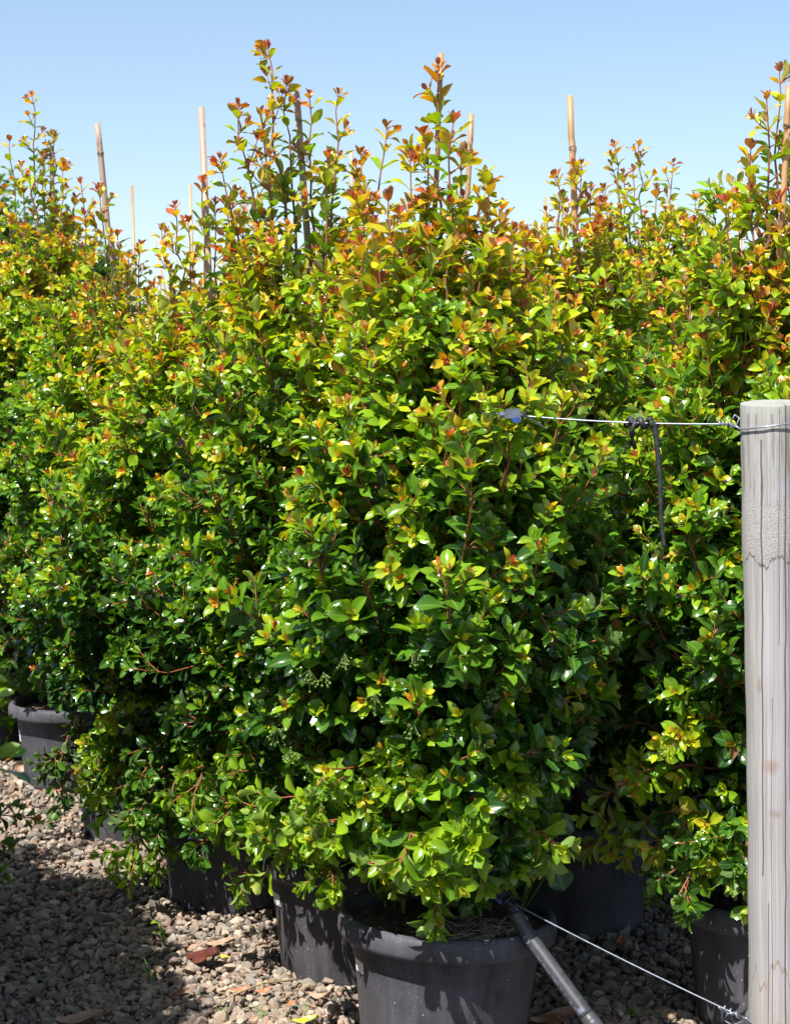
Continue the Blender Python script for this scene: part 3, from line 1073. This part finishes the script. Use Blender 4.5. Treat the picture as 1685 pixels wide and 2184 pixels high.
# the one branch of the left-row shrub that enters the frame
def left_branch():
    root = ROOTS['l1'][0]
    s = Shrub(77)
    X, Y = -2.0, 4.85
    Mi = Matrix.Rotation(-2.5, 3, 'Z')
    for (px, py, young, fl) in ((72, 1745, .95, .8), (40, 1720, .6, .4), (12, 1535, .8, .2), (20, 1800, .3, .2), (8, 1870, .7, .4)):
        t = at(px, py, Y + .02) - Vector((X, Y, 0))
        b = Vector((.52, .0, t.z - .02))
        s.L, s.stems = [], MB()
        s.twig(s.curve(Mi @ b, Mi @ t, Mi @ b.lerp(t, .5) + Vector((0, 0, .03)), 7, .003), .004, .0014, young, .2, .032, .052, fl, .4, .3, .35, 0, .7)
        A = np.array(s.L)
        v, q, c = leaf_arrays(A[:, 0:3], A[:, 3:6], A[:, 6:9], A[:, 9], A[:, 10], A[:, 11], A[:, 12], A[:, 13], s.rng)
        br = s.stems.build('branch', M['stem'], root)
        fast_mesh('leaves', v, q, c, M['leaf'], br)


left_branch()
straw_litter(ROOTS['front'][0], 420, 5, (.06, -.13), .12)


# clusters of flower buds low in the front shrub
def buds():
    root, s, X, Y = ROOTS['front']
    rng = R_(9)
    mb = MB()
    import bmesh
    bm = bmesh.new()
    bmesh.ops.create_icosphere(bm, subdivisions=1, radius=1)
    v0 = np.array([x.co[:] for x in bm.verts])
    f0 = [[x.index for x in q.verts] for q in bm.faces]
    bm.free()
    spots = [(905, 1290, -.40), (735, 1415, -.42), (690, 1455, -.41), (660, 1450, -.42), (885, 1410, -.38), (800, 1500, -.38), (1050, 1490, -.38), (880, 1560, -.38), (620, 1620, -.36),
             (590, 1575, -.33), (1110, 1465, -.33)]
    for (px, py, dd) in spots:
        mb = MB()
        p = np.array(at(px, py, Y + dd)) - np.array([X, Y, 0])
        for k in range(14):
            q = p + rng.normal(0, .009, 3)
            mb.tube([p + [0, 0, .02], q], .0005, 3, cap=False)
            mb.add(v0 * rng.uniform(.0024, .0036) + q, f0)
        mb.build('flower_cluster', M['bud'], root)


buds()


# ------------------------------------------------------------------ bamboo stakes
def stake(key, top, low, wpx, label, weather, nodes_px=(), dd=.03):
    root, _, X, Y = ROOTS[key]
    d = Y + dd
    t = at(*top, d)
    l = at(*low, d)
    k = (t.z - .27) / max(t.z - l.z, 1e-4)
    b = t + (l - t) * k
    off = Vector((b.x - X, 0, 0))
    if off.length > .16:
        b.x = X + off.normalized().x * .16
    b.z = .27
    b.y = d
    rad = wpx / F * d / 2
    L = (t - b).length
    D = (t - b).normalized()
    zs = [0.0]
    rng = R_(int(top[0] * 7 + top[1]))
    rings = []
    for py in nodes_px:
        rings.append(L * (1 - (py - top[1]) / max(1, (HY + (HC - .27) * F / d - top[1]))))
    z = (min(rings) if rings else L - rng.uniform(.15, .4))
    while z > .1:
        z -= rng.uniform(.26, .36)
        rings.append(z)
    rings = sorted(r for r in rings if .03 < r < L - .01)
    prof = [(0, .92, 0)]
    for r in rings:
        prof += [(r - .020, .96, 0), (r - .006, .99, .0), (r - .003, 1.16, .7), (r, 1.18, 1.), (r + .002, 1.02, .8), (r + .006, 1.0, 0), (r + .03, .965, 0)]
    prof += [(L, .96, 0)]
    prof.sort()
    mb = MB()
    pts = [D * p[0] + Vector((rng.normal(0, .0012), rng.normal(0, .0012), 0)) for p in prof]
    cols = np.array([(weather, p[2], 0, 1) for p in prof])
    # taper a little towards the top, and a hollow sawn end
    mb.tube(pts, [rad * p[1] * (1.08 - .08 * p[0] / L) for p in prof], 12, cols)
    o = mb.build('bamboo_stake', M['bamboo'], loc=b)
    for p in o.data.polygons:
        if len(p.vertices) > 4:
            p.use_smooth = False
    tag(o, label, 'bamboo stake', 'bamboo stakes supporting the shrubs')
    return o


stake('fourth', (207, 262), (250, 645), 13, 'long grey bamboo stake leaning right, leftmost one standing fully clear of leaves', .9, (325,))
stake('b6', (281, 395), (288, 580), 6, 'thin golden bamboo stake right of the long leaning grey one', .2)
stake('third', (431, 228), (445, 600), 14, 'thick pinkish grey bamboo stake with bare top, left of the tallest shrub', .8)
stake('b5', (406, 392), (410, 520), 6, 'thin tan bamboo stake just left of the thick pinkish one', .35)
stake('second', (631, 190), (655, 500), 15, 'grey bamboo stake inside the tallest shrub, half hidden by its leaves', 1.0, dd=.08)
stake('b4', (750, 320), (757, 450), 7, 'thin stake behind shoots between the two tallest shoots', .5)
stake('front', (942, 112), (925, 480), 11.5, 'highest bamboo stake, golden, in the nearest shrub behind its leading shoot', .1, (290,), dd=.06)
stake('b3', (1005, 242), (995, 450), 12, 'golden bamboo stake just right of the highest stake', .25, (320,))
stake('middle', (1216, 203), (1232, 580), 14, 'two-toned bamboo stake with dark ring, rising clear between nearest shrub and post', .15, (315,), dd=-.02)
stake('c2', (1163, 420), (1163, 490), 6, 'short thin yellow stake tip left of the two-toned stake', .2)
stake('d2', (1576, 358), (1578, 470), 7.5, 'thin tan stake left of the shrub with red shoots', .4)
stake('d3', (1489, 497), (1489, 540), 5, 'tiny pale stake tip low on the skyline near the right', .6)
stake('right', (1682, 180), (1660, 600), 14, 'golden bamboo stake at the right photo edge beside the dark red shoots', .15, (268,), dd=-.05)
stake('fifth', (109, 310), (116, 490), 9.5, 'greyish bamboo stake in the red tipped shrub at far left', .8, (345,))
stake('b7', (266, 540), (266, 570), 5, 'tiny stake tip low between the leaning grey stake and the thin golden one', .4)
stake('c5', (326, 493), (326, 540), 4, 'very thin distant stake tip left of the pinkish stake', .7)


# ------------------------------------------------------------------ post, wires, tie, pipe
POST = Vector((.762, 3.60, 0))
PR = .0625
LEAN = (-.0200, 0.004)          # leans left towards its top


def build_post():
    rng = R_(21)
    mb = MB()
    n, nz = 64, 60
    prof = [(PR * (1.0 + .01 * math.sin(i * .7)), i / (nz - 1)) for i in range(nz)]
    top = 1.464

    def warp(v):
        a = np.arctan2(v[:, 1], v[:, 0])
        z = v[:, 2].copy()
        k = 1 + .012 * np.sin(3 * a + 1) + .008 * np.sin(5 * a + z * 3) + .004 * np.sin(11 * a + z * 9)
        # mortar collar stands slightly proud
        w = v.copy()
        zt = top * z
        collar = (1 / (1 + np.exp(-(zt - 1.170) * 400))) * (1 / (1 + np.exp((zt - 1.275) * 120)))
        k = k + .022 * collar
        w[:, 0] *= k
        w[:, 1] *= k
        slope = .006 + .022 * w[:, 0] / .0625 * .12 + .10 * w[:, 1]
        w[:, 2] = z * (top + slope * z)
        w[:, 0] += LEAN[0] * z + .004 * np.sin(z * 3)
        w[:, 1] += LEAN[1] * z
        return w

    prof += [(PR * .988, 1.0012)]
    mb.lathe(prof, n, fn=warp)
    mb.lathe([(PR * .988, 1.0012), (PR * .6, 1.0012), (.0005, 1.0012)], n, fn=warp)
    o = mb.build('fence_post', M['post'], loc=POST)
    tag(o, 'round weathered grey timber post at the right edge with cracks and crusty pale band', 'fence post')


build_post()


def post_x(z):
    return POST.x + LEAN[0] * z / 1.473


def wire(name, path, label, cat, parent=None, r=.0017):
    mb = MB()
    for p in (path if isinstance(path[0], list) else [path]):
        mb.tube(p, r, 7)
    o = mb.build(name, M['wire'], parent)
    if label:
        tag(o, label, cat)
    return o


def helix(a, b, r, turns, n=14):
    a, b = Vector(a), Vector(b)
    T = (b - a).normalized()
    U = T.cross(Vector((0, 0, 1))).normalized()
    V = T.cross(U)
    out = []
    k = int(turns * n)
    for i in range(k + 1):
        t = i / k
        an = 2 * math.pi * turns * t
        out.append(a.lerp(b, t) + (U * math.cos(an) + V * math.sin(an)) * r)
    return out


def top_wire():
    z0 = HC - 55 / F * 3.6
    c = Vector((post_x(z0), POST.y, z0))
    rr = PR * 1.045
    loop = []
    for i in range(49):
        a = math.radians(198 + 360 * i / 48 - 10)
        loop.append(c + Vector((math.cos(a) * rr, math.sin(a) * rr, .010 * (math.cos(a) * .9))))
    knot = at(1556, 904, 3.62)
    loop = [knot] + loop + [knot + Vector((.004, .002, .004))]
    end = at(1088, 884, 3.72)
    run = []
    for i in range(25):
        t = i / 24
        p = knot.lerp(end, t)
        p.z -= .006 * 4 * t * (1 - t)
        run.append(p)
    inside = [end, end + Vector((-.05, .12, .002)), Vector((.115, 4.40, end.z + .006))]
    k1 = helix(knot + (end - knot) * -.01, knot + (end - knot) * .05, .0042, 4)
    k2 = [knot + Vector((-.002, 0, 0)), knot + Vector((.010, -.006, .018)), knot + Vector((.018, -.006, .012)), knot + Vector((.012, -.008, -.004)), knot + Vector((.0, -.006, -.006))]
    k3 = [end + Vector((.030, -.004, -.004)), end + Vector((.055, -.006, -.016)), end + Vector((.075, -.006, -.030))]
    o = wire('fence_wire', [run, loop, k1, k2, inside, k3], 'upper thin galvanised wire running level from around the post top into the leaves', 'wire')
    return knot, end


K, E = top_wire()


def clamp(pos, ang, label, body='clamp'):
    root = empty('wire_clamp', pos)
    rot = Matrix.Rotation(ang, 3, 'Y')
    mb = MB()
    mb.box((0, 0, 0), (.032, .016, .015), rot)
    mb.box(rot @ Vector((.0, 0, .0095)), (.026, .012, .005), rot)
    mb.tube([rot @ Vector((-.026, 0, 0)), rot @ Vector((.026, 0, 0))], .0062, 10)
    b = mb.build('clamp_body', M[body], root, smooth=False)
    bb = MB()
    bb.box(rot @ Vector((.008, -.006, -.011)), (.016, .014, .010), rot)
    bb.tube([rot @ Vector((.010, -.017, -.012)), rot @ Vector((.010, -.019, -.012))], .004, 10)
    bb.build('clamp_insert', M['blue'], root, smooth=False)
    tag(root, label, 'wire clamp')
    return root


clamp(E + Vector((.004, -.004, 0)), math.radians(-2), 'grey wire clamp with blue insert on the upper wire among leaves')


def tree_tie():
    # old black tie knotted on the wire, its notched tail hanging
    t = (1372 - 1556) / (1088 - 1556)
    p = K.lerp(E, t)
    p.z -= .006 * 4 * t * (1 - t)
    d = p.y
    mb = MB()
    w = (E - K).normalized()
    mb.tube(helix(p - w * .030, p + w * .032, .0072, 3.2), .0064, 8)
    short = [p + Vector((-.026, -.006, .004))] + [at(x, y, d - .008) for x, y in ((1352, 902), (1347, 925), (1349, 942), (1356, 958))]
    mb.tube(short, [.0065, .0072, .0075, .007, .004], 7)
    mb.build_pts = None
    root = empty('plant_tie', p)
    o = mb.build('knot', M['rubber'], root)
    o.location = -p
    tail = MB()
    path = [(1385, 893), (1394, 908), (1399, 930), (1402, 955), (1405, 985), (1408, 1020), (1409, 1060), (1410, 1100), (1413, 1135), (1417, 1166)]
    pts = [at(x, y, d - .010) for x, y in path]
    # resample with ladder notches
    fine, rad = [], []
    tot = 60
    for i in range(tot + 1):
        u = i / tot * (len(pts) - 1)
        k = min(int(u), len(pts) - 2)
        q = pts[k].lerp(pts[k + 1], u - k)
        bulge = i % 6
        fine.append(q)
        rad.append(.0062 * (1 - .4 * i / tot) * (1.22 if bulge == 0 else 1.0))
    tail.tube(fine, rad, 8)
    o2 = tail.build('tail', M['rubber'], root)
    o2.location = -p
    tag(root, 'black notched plant tie knotted on the upper wire with its tail hanging', 'plant tie')


tree_tie()


def low_wire():
    a = at(1072, 1916, 4.02)
    zb = .258
    b = Vector((post_x(zb) - PR - .012, POST.y + .01, zb))
    run = []
    for i in range(21):
        t = i / 20
        p = a.lerp(b, t)
        p.z -= .004 * 4 * t * (1 - t)
        run.append(p)
    c = Vector((post_x(zb), POST.y, zb))
    rr = PR * 1.03
    loop = [b] + [c + Vector((math.cos(math.radians(185 + 360 * i / 40)) * rr, math.sin(math.radians(185 + 360 * i / 40)) * rr, -.006 * math.sin(i * .15))) for i in range(41)] + [b]
    k1 = helix(b + (a - b).normalized() * .002, b + (a - b).normalized() * .05, .005, 3.5)
    k2 = [b, b + Vector((-.012, -.008, .012)), b + Vector((-.03, -.010, .010)), b + Vector((-.035, -.01, -.004)), b + Vector((-.02, -.008, -.014)), b + Vector((0, -.006, -.008))]
    tail = [at(1078, 1921, 4.0), at(1104, 1941, 3.985), at(1126, 1962, 3.975)]
    wire('fence_wire', [run, loop, k1, k2, tail], 'lower bright wire slanting from the pipe end down to the post foot', 'wire')
    return a, b


A_, B_ = low_wire()


def drip_pipe():
    # thick black irrigation pipe leaning over the front pot's rim
    p_top = at(1055, 1888, 4.10)
    p_rim = at(1128, 1998, 3.955)
    p_low = at(1252, 2168, 3.86)
    D = (p_low - p_rim).normalized()
    foot = p_low + D * ((p_low.z - .021) / -D.z) if D.z < 0 else p_low
    root = empty('irrigation_pipe', foot)
    r = 16.0 / F * 3.95
    upper = [p_top + Vector((-.10, .09, .02)), p_top, at(1098, 1948, 4.0)]
    mb = MB()
    pts = []
    full = [at(1098, 1950, 3.985), p_rim, p_rim.lerp(p_low, .33), p_rim.lerp(p_low, .66), p_low]
    for i in range(33):
        u = i / 32 * (len(full) - 1)
        k = min(int(u), len(full) - 2)
        pts.append(full[k].lerp(full[k + 1], u - k))
    mb.tube(pts, r, 28)
    o = mb.build('pipe_wall', M['pipe'], root)
    o.location = -foot
    # inner hose end with a saddle where the wire is tied, going into the pot
    mb = MB()
    mb.tube([p_top + Vector((-.16, .10, -.03)), p_top + Vector((-.06, .04, -.01)), p_top, at(1090, 1936, 4.0), at(1106, 1962, 3.98)], [r * .66, r * .72, r * .75, r * .78, r * .78], 20)
    mb.tube(helix(at(1076, 1912, 4.02), at(1096, 1944, 3.995), r * .95, 2), .003, 7)
    o = mb.build('inner_hose', M['rubber'], root)
    o.location = -foot
    # ribbed coupling at the low end
    mb = MB()
    seg, rad = [], []
    for i in range(25):
        t = i / 24
        seg.append(p_low.lerp(p_low + D * .085, t))
        rad.append(r * (1.06 if i < 3 else 1.14 if i % 4 else 1.08))
    mb.tube(seg, rad, 28)
    mb.tube([p_low + D * .085, foot + Vector((.05, .0, .0))], r * .9, 20)
    o = mb.build('coupling', M['pipe'], root)
    o.location = -foot
    # faint pale print along the left flank: a small ring mark and short worn characters
    mb = MB()
    T = (p_low - p_rim).normalized()
    view = (Vector((0, 0, HC)) - p_rim).normalized()
    side = T.cross(view).normalized()
    nrm = (view - T * view.dot(T)).normalized()
    if side.x > 0:
        side = -side
    rng = R_(31)

    def dot(s, th, ln, wd):
        q = []
        for ds, da in ((-ln / 2, -wd / 2), (ln / 2, -wd / 2), (ln / 2, wd / 2), (-ln / 2, wd / 2)):
            aa = th + da / r
            q.append(p_rim + T * (s + ds) + (nrm * math.cos(aa) + side * math.sin(aa)) * (r + .0006))
        mb.add([tuple(x) for x in q], [(0, 1, 2, 3), (3, 2, 1, 0)] if False else [(0, 1, 2, 3)])

    for i in range(14):                      # the ring
        a = 2 * math.pi * i / 14
        dot(.006 + .0075 * math.cos(a), .62 + .0062 * math.sin(a) / r, .003, .002)
    s = .026
    total = (p_low - p_rim).length - .012
    words = [8, 6, 5, 2, 2, 3, 5, 3, 6, 2]
    for wd in words:
        for c_ in range(wd):
            if s > total:
                break
            for q in range(3):
                if rng.random() < .8:
                    dot(s + rng.uniform(-.001, .001), .70 + .002 * (q - 1) / r + rng.uniform(-.01, .01), .0022, .0012)
            if rng.random() < .6:
                dot(s, .70, .0010, .0055)
            s += .0046
        s += .0055
    for i in range(4):                       # white batch marks by the coupling
        dot(total - .002 + .0 * i, -.05 + .19 * i, .011, .0018)
    o = mb.build('print_marks', M['print'], root, smooth=False)
    o.location = -foot
    tag(root, 'thick black irrigation pipe with faint print leaning over the nearest pot rim', 'irrigation pipe')


drip_pipe()
clamp(at(1064, 1905, 4.03), math.radians(35), 'blue wire clamp tying the slanting wire to the pipe end above the nearest pot', 'rubber')


# ------------------------------------------------------------------ litter and weeds
def ground_at(px, py, z=.02):
    d = F * (HC - z) / (py - HY)
    return at(px, py, d)


def fallen(px, py, ln, wd, yaw, material, label, curl=.4, fold=.5, z=.024, pitch=.15, group=None):
    p = ground_at(px, py, z)
    mb = MB()
    J = np.array([-1, -.6, -.2, .2, .6, 1])
    T = np.linspace(0, 1, 10)
    vs = []
    for t in T:
        w = math.sin(math.pi * min(1, t * .96 + .02)) ** .8 * wd / 2
        for j in J:
            x = (t - .5) * ln
            y = j * w
            zz = curl * ln * ((t - .5) ** 2 - .08) + fold * w * j * j + .05 * ln * math.sin(5 * t + 3 * j)
            vs.append((x, y, zz))
    vs = np.array(vs)
    k = len(J)
    fs = [(a * k + b, (a + 1) * k + b, (a + 1) * k + b + 1, a * k + b + 1) for a in range(9) for b in range(k - 1)]
    vs2 = vs.copy()
    vs2[:, 2] -= .0008
    mb.add(vs, fs)
    mb.tube([(-.5 * ln, 0, curl * ln * .17), (-.62 * ln, .01 * ln, curl * ln * .2)], [.0012, .0008], 4)
    o = mb.build('fallen_leaf', material, loc=p)
    o.rotation_euler = (pitch, -pitch * .5, yaw)
    tag(o, label, 'fallen leaf', group or 'fallen leaves on the gravel')
    return o


fallen(437, 2040, .105, .062, -.55, M['dark_red_leaf'], 'big glossy dark red curled fallen leaf on the gravel', .35, .28, .042, .45)
fallen(470, 2012, .080, .030, .25, M['tan_leaf'], 'pale tan fallen leaf above the dark red one', .3, .5, .03)
fallen(480, 2043, .042, .018, -1.0, M['yellow_leaf'], 'small bright yellow fallen leaf right of the dark red leaf', .4, .4, .03)
fallen(405, 2044, .045, .022, 1.3, M['dry_leaf'], 'small rust brown curled leaf left of the dark red leaf', .9, .9, .03)
fallen(652, 2176, .062, .024, .15, M['lime_leaf'], 'yellow green fallen leaf at the bottom edge near the nearest pot', .25, .3, .03)
fallen(170, 2176, .11, .05, .2, M['tan_leaf'], 'large brown dry leaf in shade at the bottom left edge', .4, .5, .03)
fallen(43, 1638, .06, .045, .8, M['tan_leaf'], 'pinkish brown dead leaf leaning on the far left pot', .6, .5, .04, 1.0)
fallen(753 - 190 + 0, 2130 - 15, .04, .018, .4, M['orange_leaf'], 'orange leaf bit on sunlit gravel left of the second pot foot', .5, .4, .03)
fallen(515, 2112, .045, .02, .1, M['orange_leaf'], 'orange dry leaf lying in the middle of the sunlit gravel', .5, .4, .03)
fallen(385, 2118, .05, .018, .7, M['dry_leaf'], 'reddish brown dry leaf at the edge of the shade', .4, .4, .028)
fallen(620, 2142, .03, .015, .9, M['orange_leaf'], 'small orange leaf between the second and the nearest pot', .4, .4, .028)
fallen(685, 2125, .07, .022, -.6, M['tan_leaf'], 'curled tan leaf at the foot of the second pot', .8, .6, .03, .4)
fallen(1322, 2012, .045, .02, 1.2, M['orange_leaf'], 'curled orange leaf under the slanting wire', 1.4, .9, .034)
fallen(1190, 2172, .14, .06, .3, M['dry_leaf'], 'large reddish brown leaf in shade below the pipe', .3, .4, .03)
fallen(210, 1690, .04, .018, .6, M['orange_leaf'], 'orange leaf bit on far sunlit gravel beside the third shrub', .4, .4, .03)
fallen(120, 1688, .05, .02, .2, M['orange_leaf'], 'orange leaf bit on far sunlit gravel near the left pots', .4, .4, .03)
fallen(540, 2190 - 14, .035, .018, 1.0, M['tan_leaf'], 'small tan leaf near grass at the bottom edge', .4, .4, .028)
fallen(1150, 2100, .05, .02, -.5, M['dry_leaf'], 'brown leaf in shade right of the nearest pot', .4, .4, .028)


def twig_dry():
    mb = MB()
    pts = [ground_at(x, y, .034) for x, y in ((395, 2075), (470, 2055), (530, 2030), (600, 2018))]
    pts = [ground_at(645 - 5, 2000 + 90, .03), ground_at(560, 2098, .036), ground_at(500, 2122, .034), ground_at(455, 2150, .03)]
    mb.tube(pts, [.0022, .0026, .0024, .0014], 6)
    o = mb.build('dry_twig', M['twig'])
    tag(o, 'thin pale dry twig lying across the sunlit gravel', 'twig')


twig_dry()


def grass_tuft(px, py, n, ln, seed, label, lean=(0, 0), spread=.9):
    p = ground_at(px, py, .012)
    rng = R_(seed)
    mb = MB()
    for i in range(n):
        a = rng.uniform(0, 6.28)
        l = ln * rng.uniform(.5, 1.1)
        out = np.array([math.cos(a) * spread + lean[0], math.sin(a) * spread + lean[1], 0]) * l
        b = rng.normal(0, .008, 3) * np.array([1, 1, 0])
        side = np.array([-math.sin(a), math.cos(a), 0])
        vs, k = [], 6
        for q in range(k):
            t = q / (k - 1)
            c = b + out * t ** 1.5 * .8 + np.array([0, 0, l * (t - .45 * t * t)])
            w = .0016 * (1 - t) + .0002
            vs += [c - side * w, c + [0, 0, .0004], c + side * w]
        fs = []
        for q in range(k - 1):
            fs += [(q * 3, q * 3 + 1, q * 3 + 4, q * 3 + 3), (q * 3 + 1, q * 3 + 2, q * 3 + 5, q * 3 + 4)]
        mb.add(vs, fs)
    o = mb.build('grass_tuft', M['weed'], loc=p)
    tag(o, label, 'grass tuft', 'weeds in the gravel')


grass_tuft(325, 2095, 12, .13, 3, 'sprawling thin grass tuft in the shade left of the dark red leaf', (-.4, 0), 1.0)
grass_tuft(560, 2178, 9, .06, 4, 'small grass tuft on sunlit gravel at the bottom edge')
grass_tuft(668, 2172, 9, .05, 5, 'short grass tuft close beside the nearest pot')
grass_tuft(460, 2178, 6, .05, 6, 'few grass blades at the bottom edge left of the other tufts')
grass_tuft(155, 1905, 6, .06, 7, 'faint grass blades in deep shade at the left')
grass_tuft(1560, 2165, 5, .05, 8, 'few grass blades in front of the pot beside the post')


def seedling(px, py, n, size, seed, label, h=.05):
    p = ground_at(px, py, .012)
    rng = R_(seed)
    root = empty('seedling_weed', p)
    st = MB()
    L = []
    for i in range(n):
        a = rng.uniform(0, 6.28)
        tip = np.array([math.cos(a) * size * .7, math.sin(a) * size * .7, h * rng.uniform(.5, 1.1)])
        st.tube([(0, 0, 0), tip * [.4, .4, .6], tip], .0009, 4, (.1, .2, .05, 1))
        d = np.array([math.cos(a), math.sin(a), .1])
        L.append((*tip, *d, rng.normal(0, .2), rng.normal(0, .2), 1, size, size * .75, .15, .2, .5 + rng.normal(0, .05)))
    A = np.array(L)
    v, q, c = leaf_arrays(A[:, 0:3], A[:, 3:6], A[:, 6:9], A[:, 9], A[:, 10], A[:, 11], A[:, 12], A[:, 13], rng)
    st.build('stem', M['weed'], root)
    fast_mesh('leaves', v, q, c, M['leaf'], root)
    tag(root, label, 'weed', 'weeds in the gravel')


seedling(350, 2020, 6, .022, 1, 'small green seedling in the gravel before the third pot', .06)
seedling(1352, 2172, 7, .014, 2, 'tiny clover-like weed in sunlit gravel below the slanting wire', .02)
seedling(1290, 2005, 3, .016, 3, 'pair of round weed leaves in shade above the curled orange leaf', .03)
seedling(1225, 2130, 8, .016, 4, 'low leafy weed in the shade beside the pipe', .02)
seedling(235, 1870, 3, .03, 5, 'dark green seedling in deep shade below the third shrub', .06)


def broad_weed():
    # a broad-leaved weed sharing the front pot, its pale green leaves in shade
    base = ROOTS['front'][0].location + Vector((.17, .02, .285))
    root = empty('broad_leaf_weed', base)
    st = MB()
    rng = R_(8)
    L = []
    for (px, py, ln, dx, dz, face) in ((1172, 1752, .062, .55, -.10, -.6), (1180, 1838, .075, .30, -.75, -.9), (1120, 1838, .07, -.4, -.5, -.9), (1150, 1690, .05, .3, .5, -.7)):
        t = at(px, py, 4.13) - base
        st.tube([(0, 0, 0), tuple(t * .5 + Vector((.02, 0, .03))), tuple(t)], [.002, .0016, .001], 5)
        L.append((*t, dx, -.15, dz, .0, face, .55, ln, ln * .80, .22, .35, .2))
    A = np.array(L)
    v, q, c = leaf_arrays(A[:, 0:3], A[:, 3:6], A[:, 6:9], A[:, 9], A[:, 10], A[:, 11], A[:, 12], A[:, 13], rng)
    c[:, :3] = np.array([.045, .12, .05])
    st.build('stem', M['weed'], root)
    fast_mesh('leaves', v, q, c, M['leaf'], root)
    tag(root, 'broad-leaved dull green weed growing at the right of the nearest pot', 'weed')


broad_weed()


# ------------------------------------------------------------------ far trees at the left
def far_tree(px, py_top, d, width, label, seed):
    rng = R_(seed)
    t = at(px, py_top, d)
    root = empty('tree', (t.x, d, 0))
    H = t.z
    tr = MB()
    tr.tube([(0, 0, 0), (.1, 0, H * .25), (0, .1, H * .5), (.1, 0, H * .8)], [.35, .28, .2, .06], 8, (.12, .09, .07, 1))
    for k in range(7):
        a = k * 2.4
        z = H * (.35 + .06 * k)
        tr.tube([(0, 0, z), (math.cos(a) * width * .2, math.sin(a) * width * .2, z + H * .1), (math.cos(a) * width * .36, math.sin(a) * width * .36, z + H * .14)], [.12, .08, .03], 6, (.12, .09, .07, 1))
    tr.build('trunk', M['stem'], root)
    n = 9000
    cl = 60
    cc = rng.normal(0, 1, (cl, 3))
    cc /= np.linalg.norm(cc, axis=1)[:, None]
    cc *= rng.uniform(.4, 1.0, (cl, 1))
    cen = cc * np.array([width / 2, width / 2, H * .36]) + np.array([0, 0, H * .62])
    idx = rng.integers(0, cl, n)
    O = cen[idx] + rng.normal(0, 1, (n, 3)) * np.array([width * .07, width * .07, H * .06])
    O[:, 2] = np.minimum(O[:, 2], H - .05)
    D = rng.normal(0, 1, (n, 3))
    N = rng.normal(0, .6, (n, 3)) + np.array([0, 0, 1])
    Ln = rng.uniform(.12, .26, n)
    age = rng.uniform(.12, .42, n)
    v, q, c = leaf_arrays(O, D, N, Ln, Ln * .6, rng.normal(.1, .1, n), np.full(n, .3), age, rng)
    fast_mesh('crown', v, q, c, M['leaf'], root)
    tag(root, label, 'tree', 'distant trees')


far_tree(-10, 378, 42, 2.6, 'distant green tree top showing at the left photo edge', 41)
far_tree(165, 470, 55, 3.6, 'distant bluish tree behind the fifth shrub, seen through its shoots', 42)
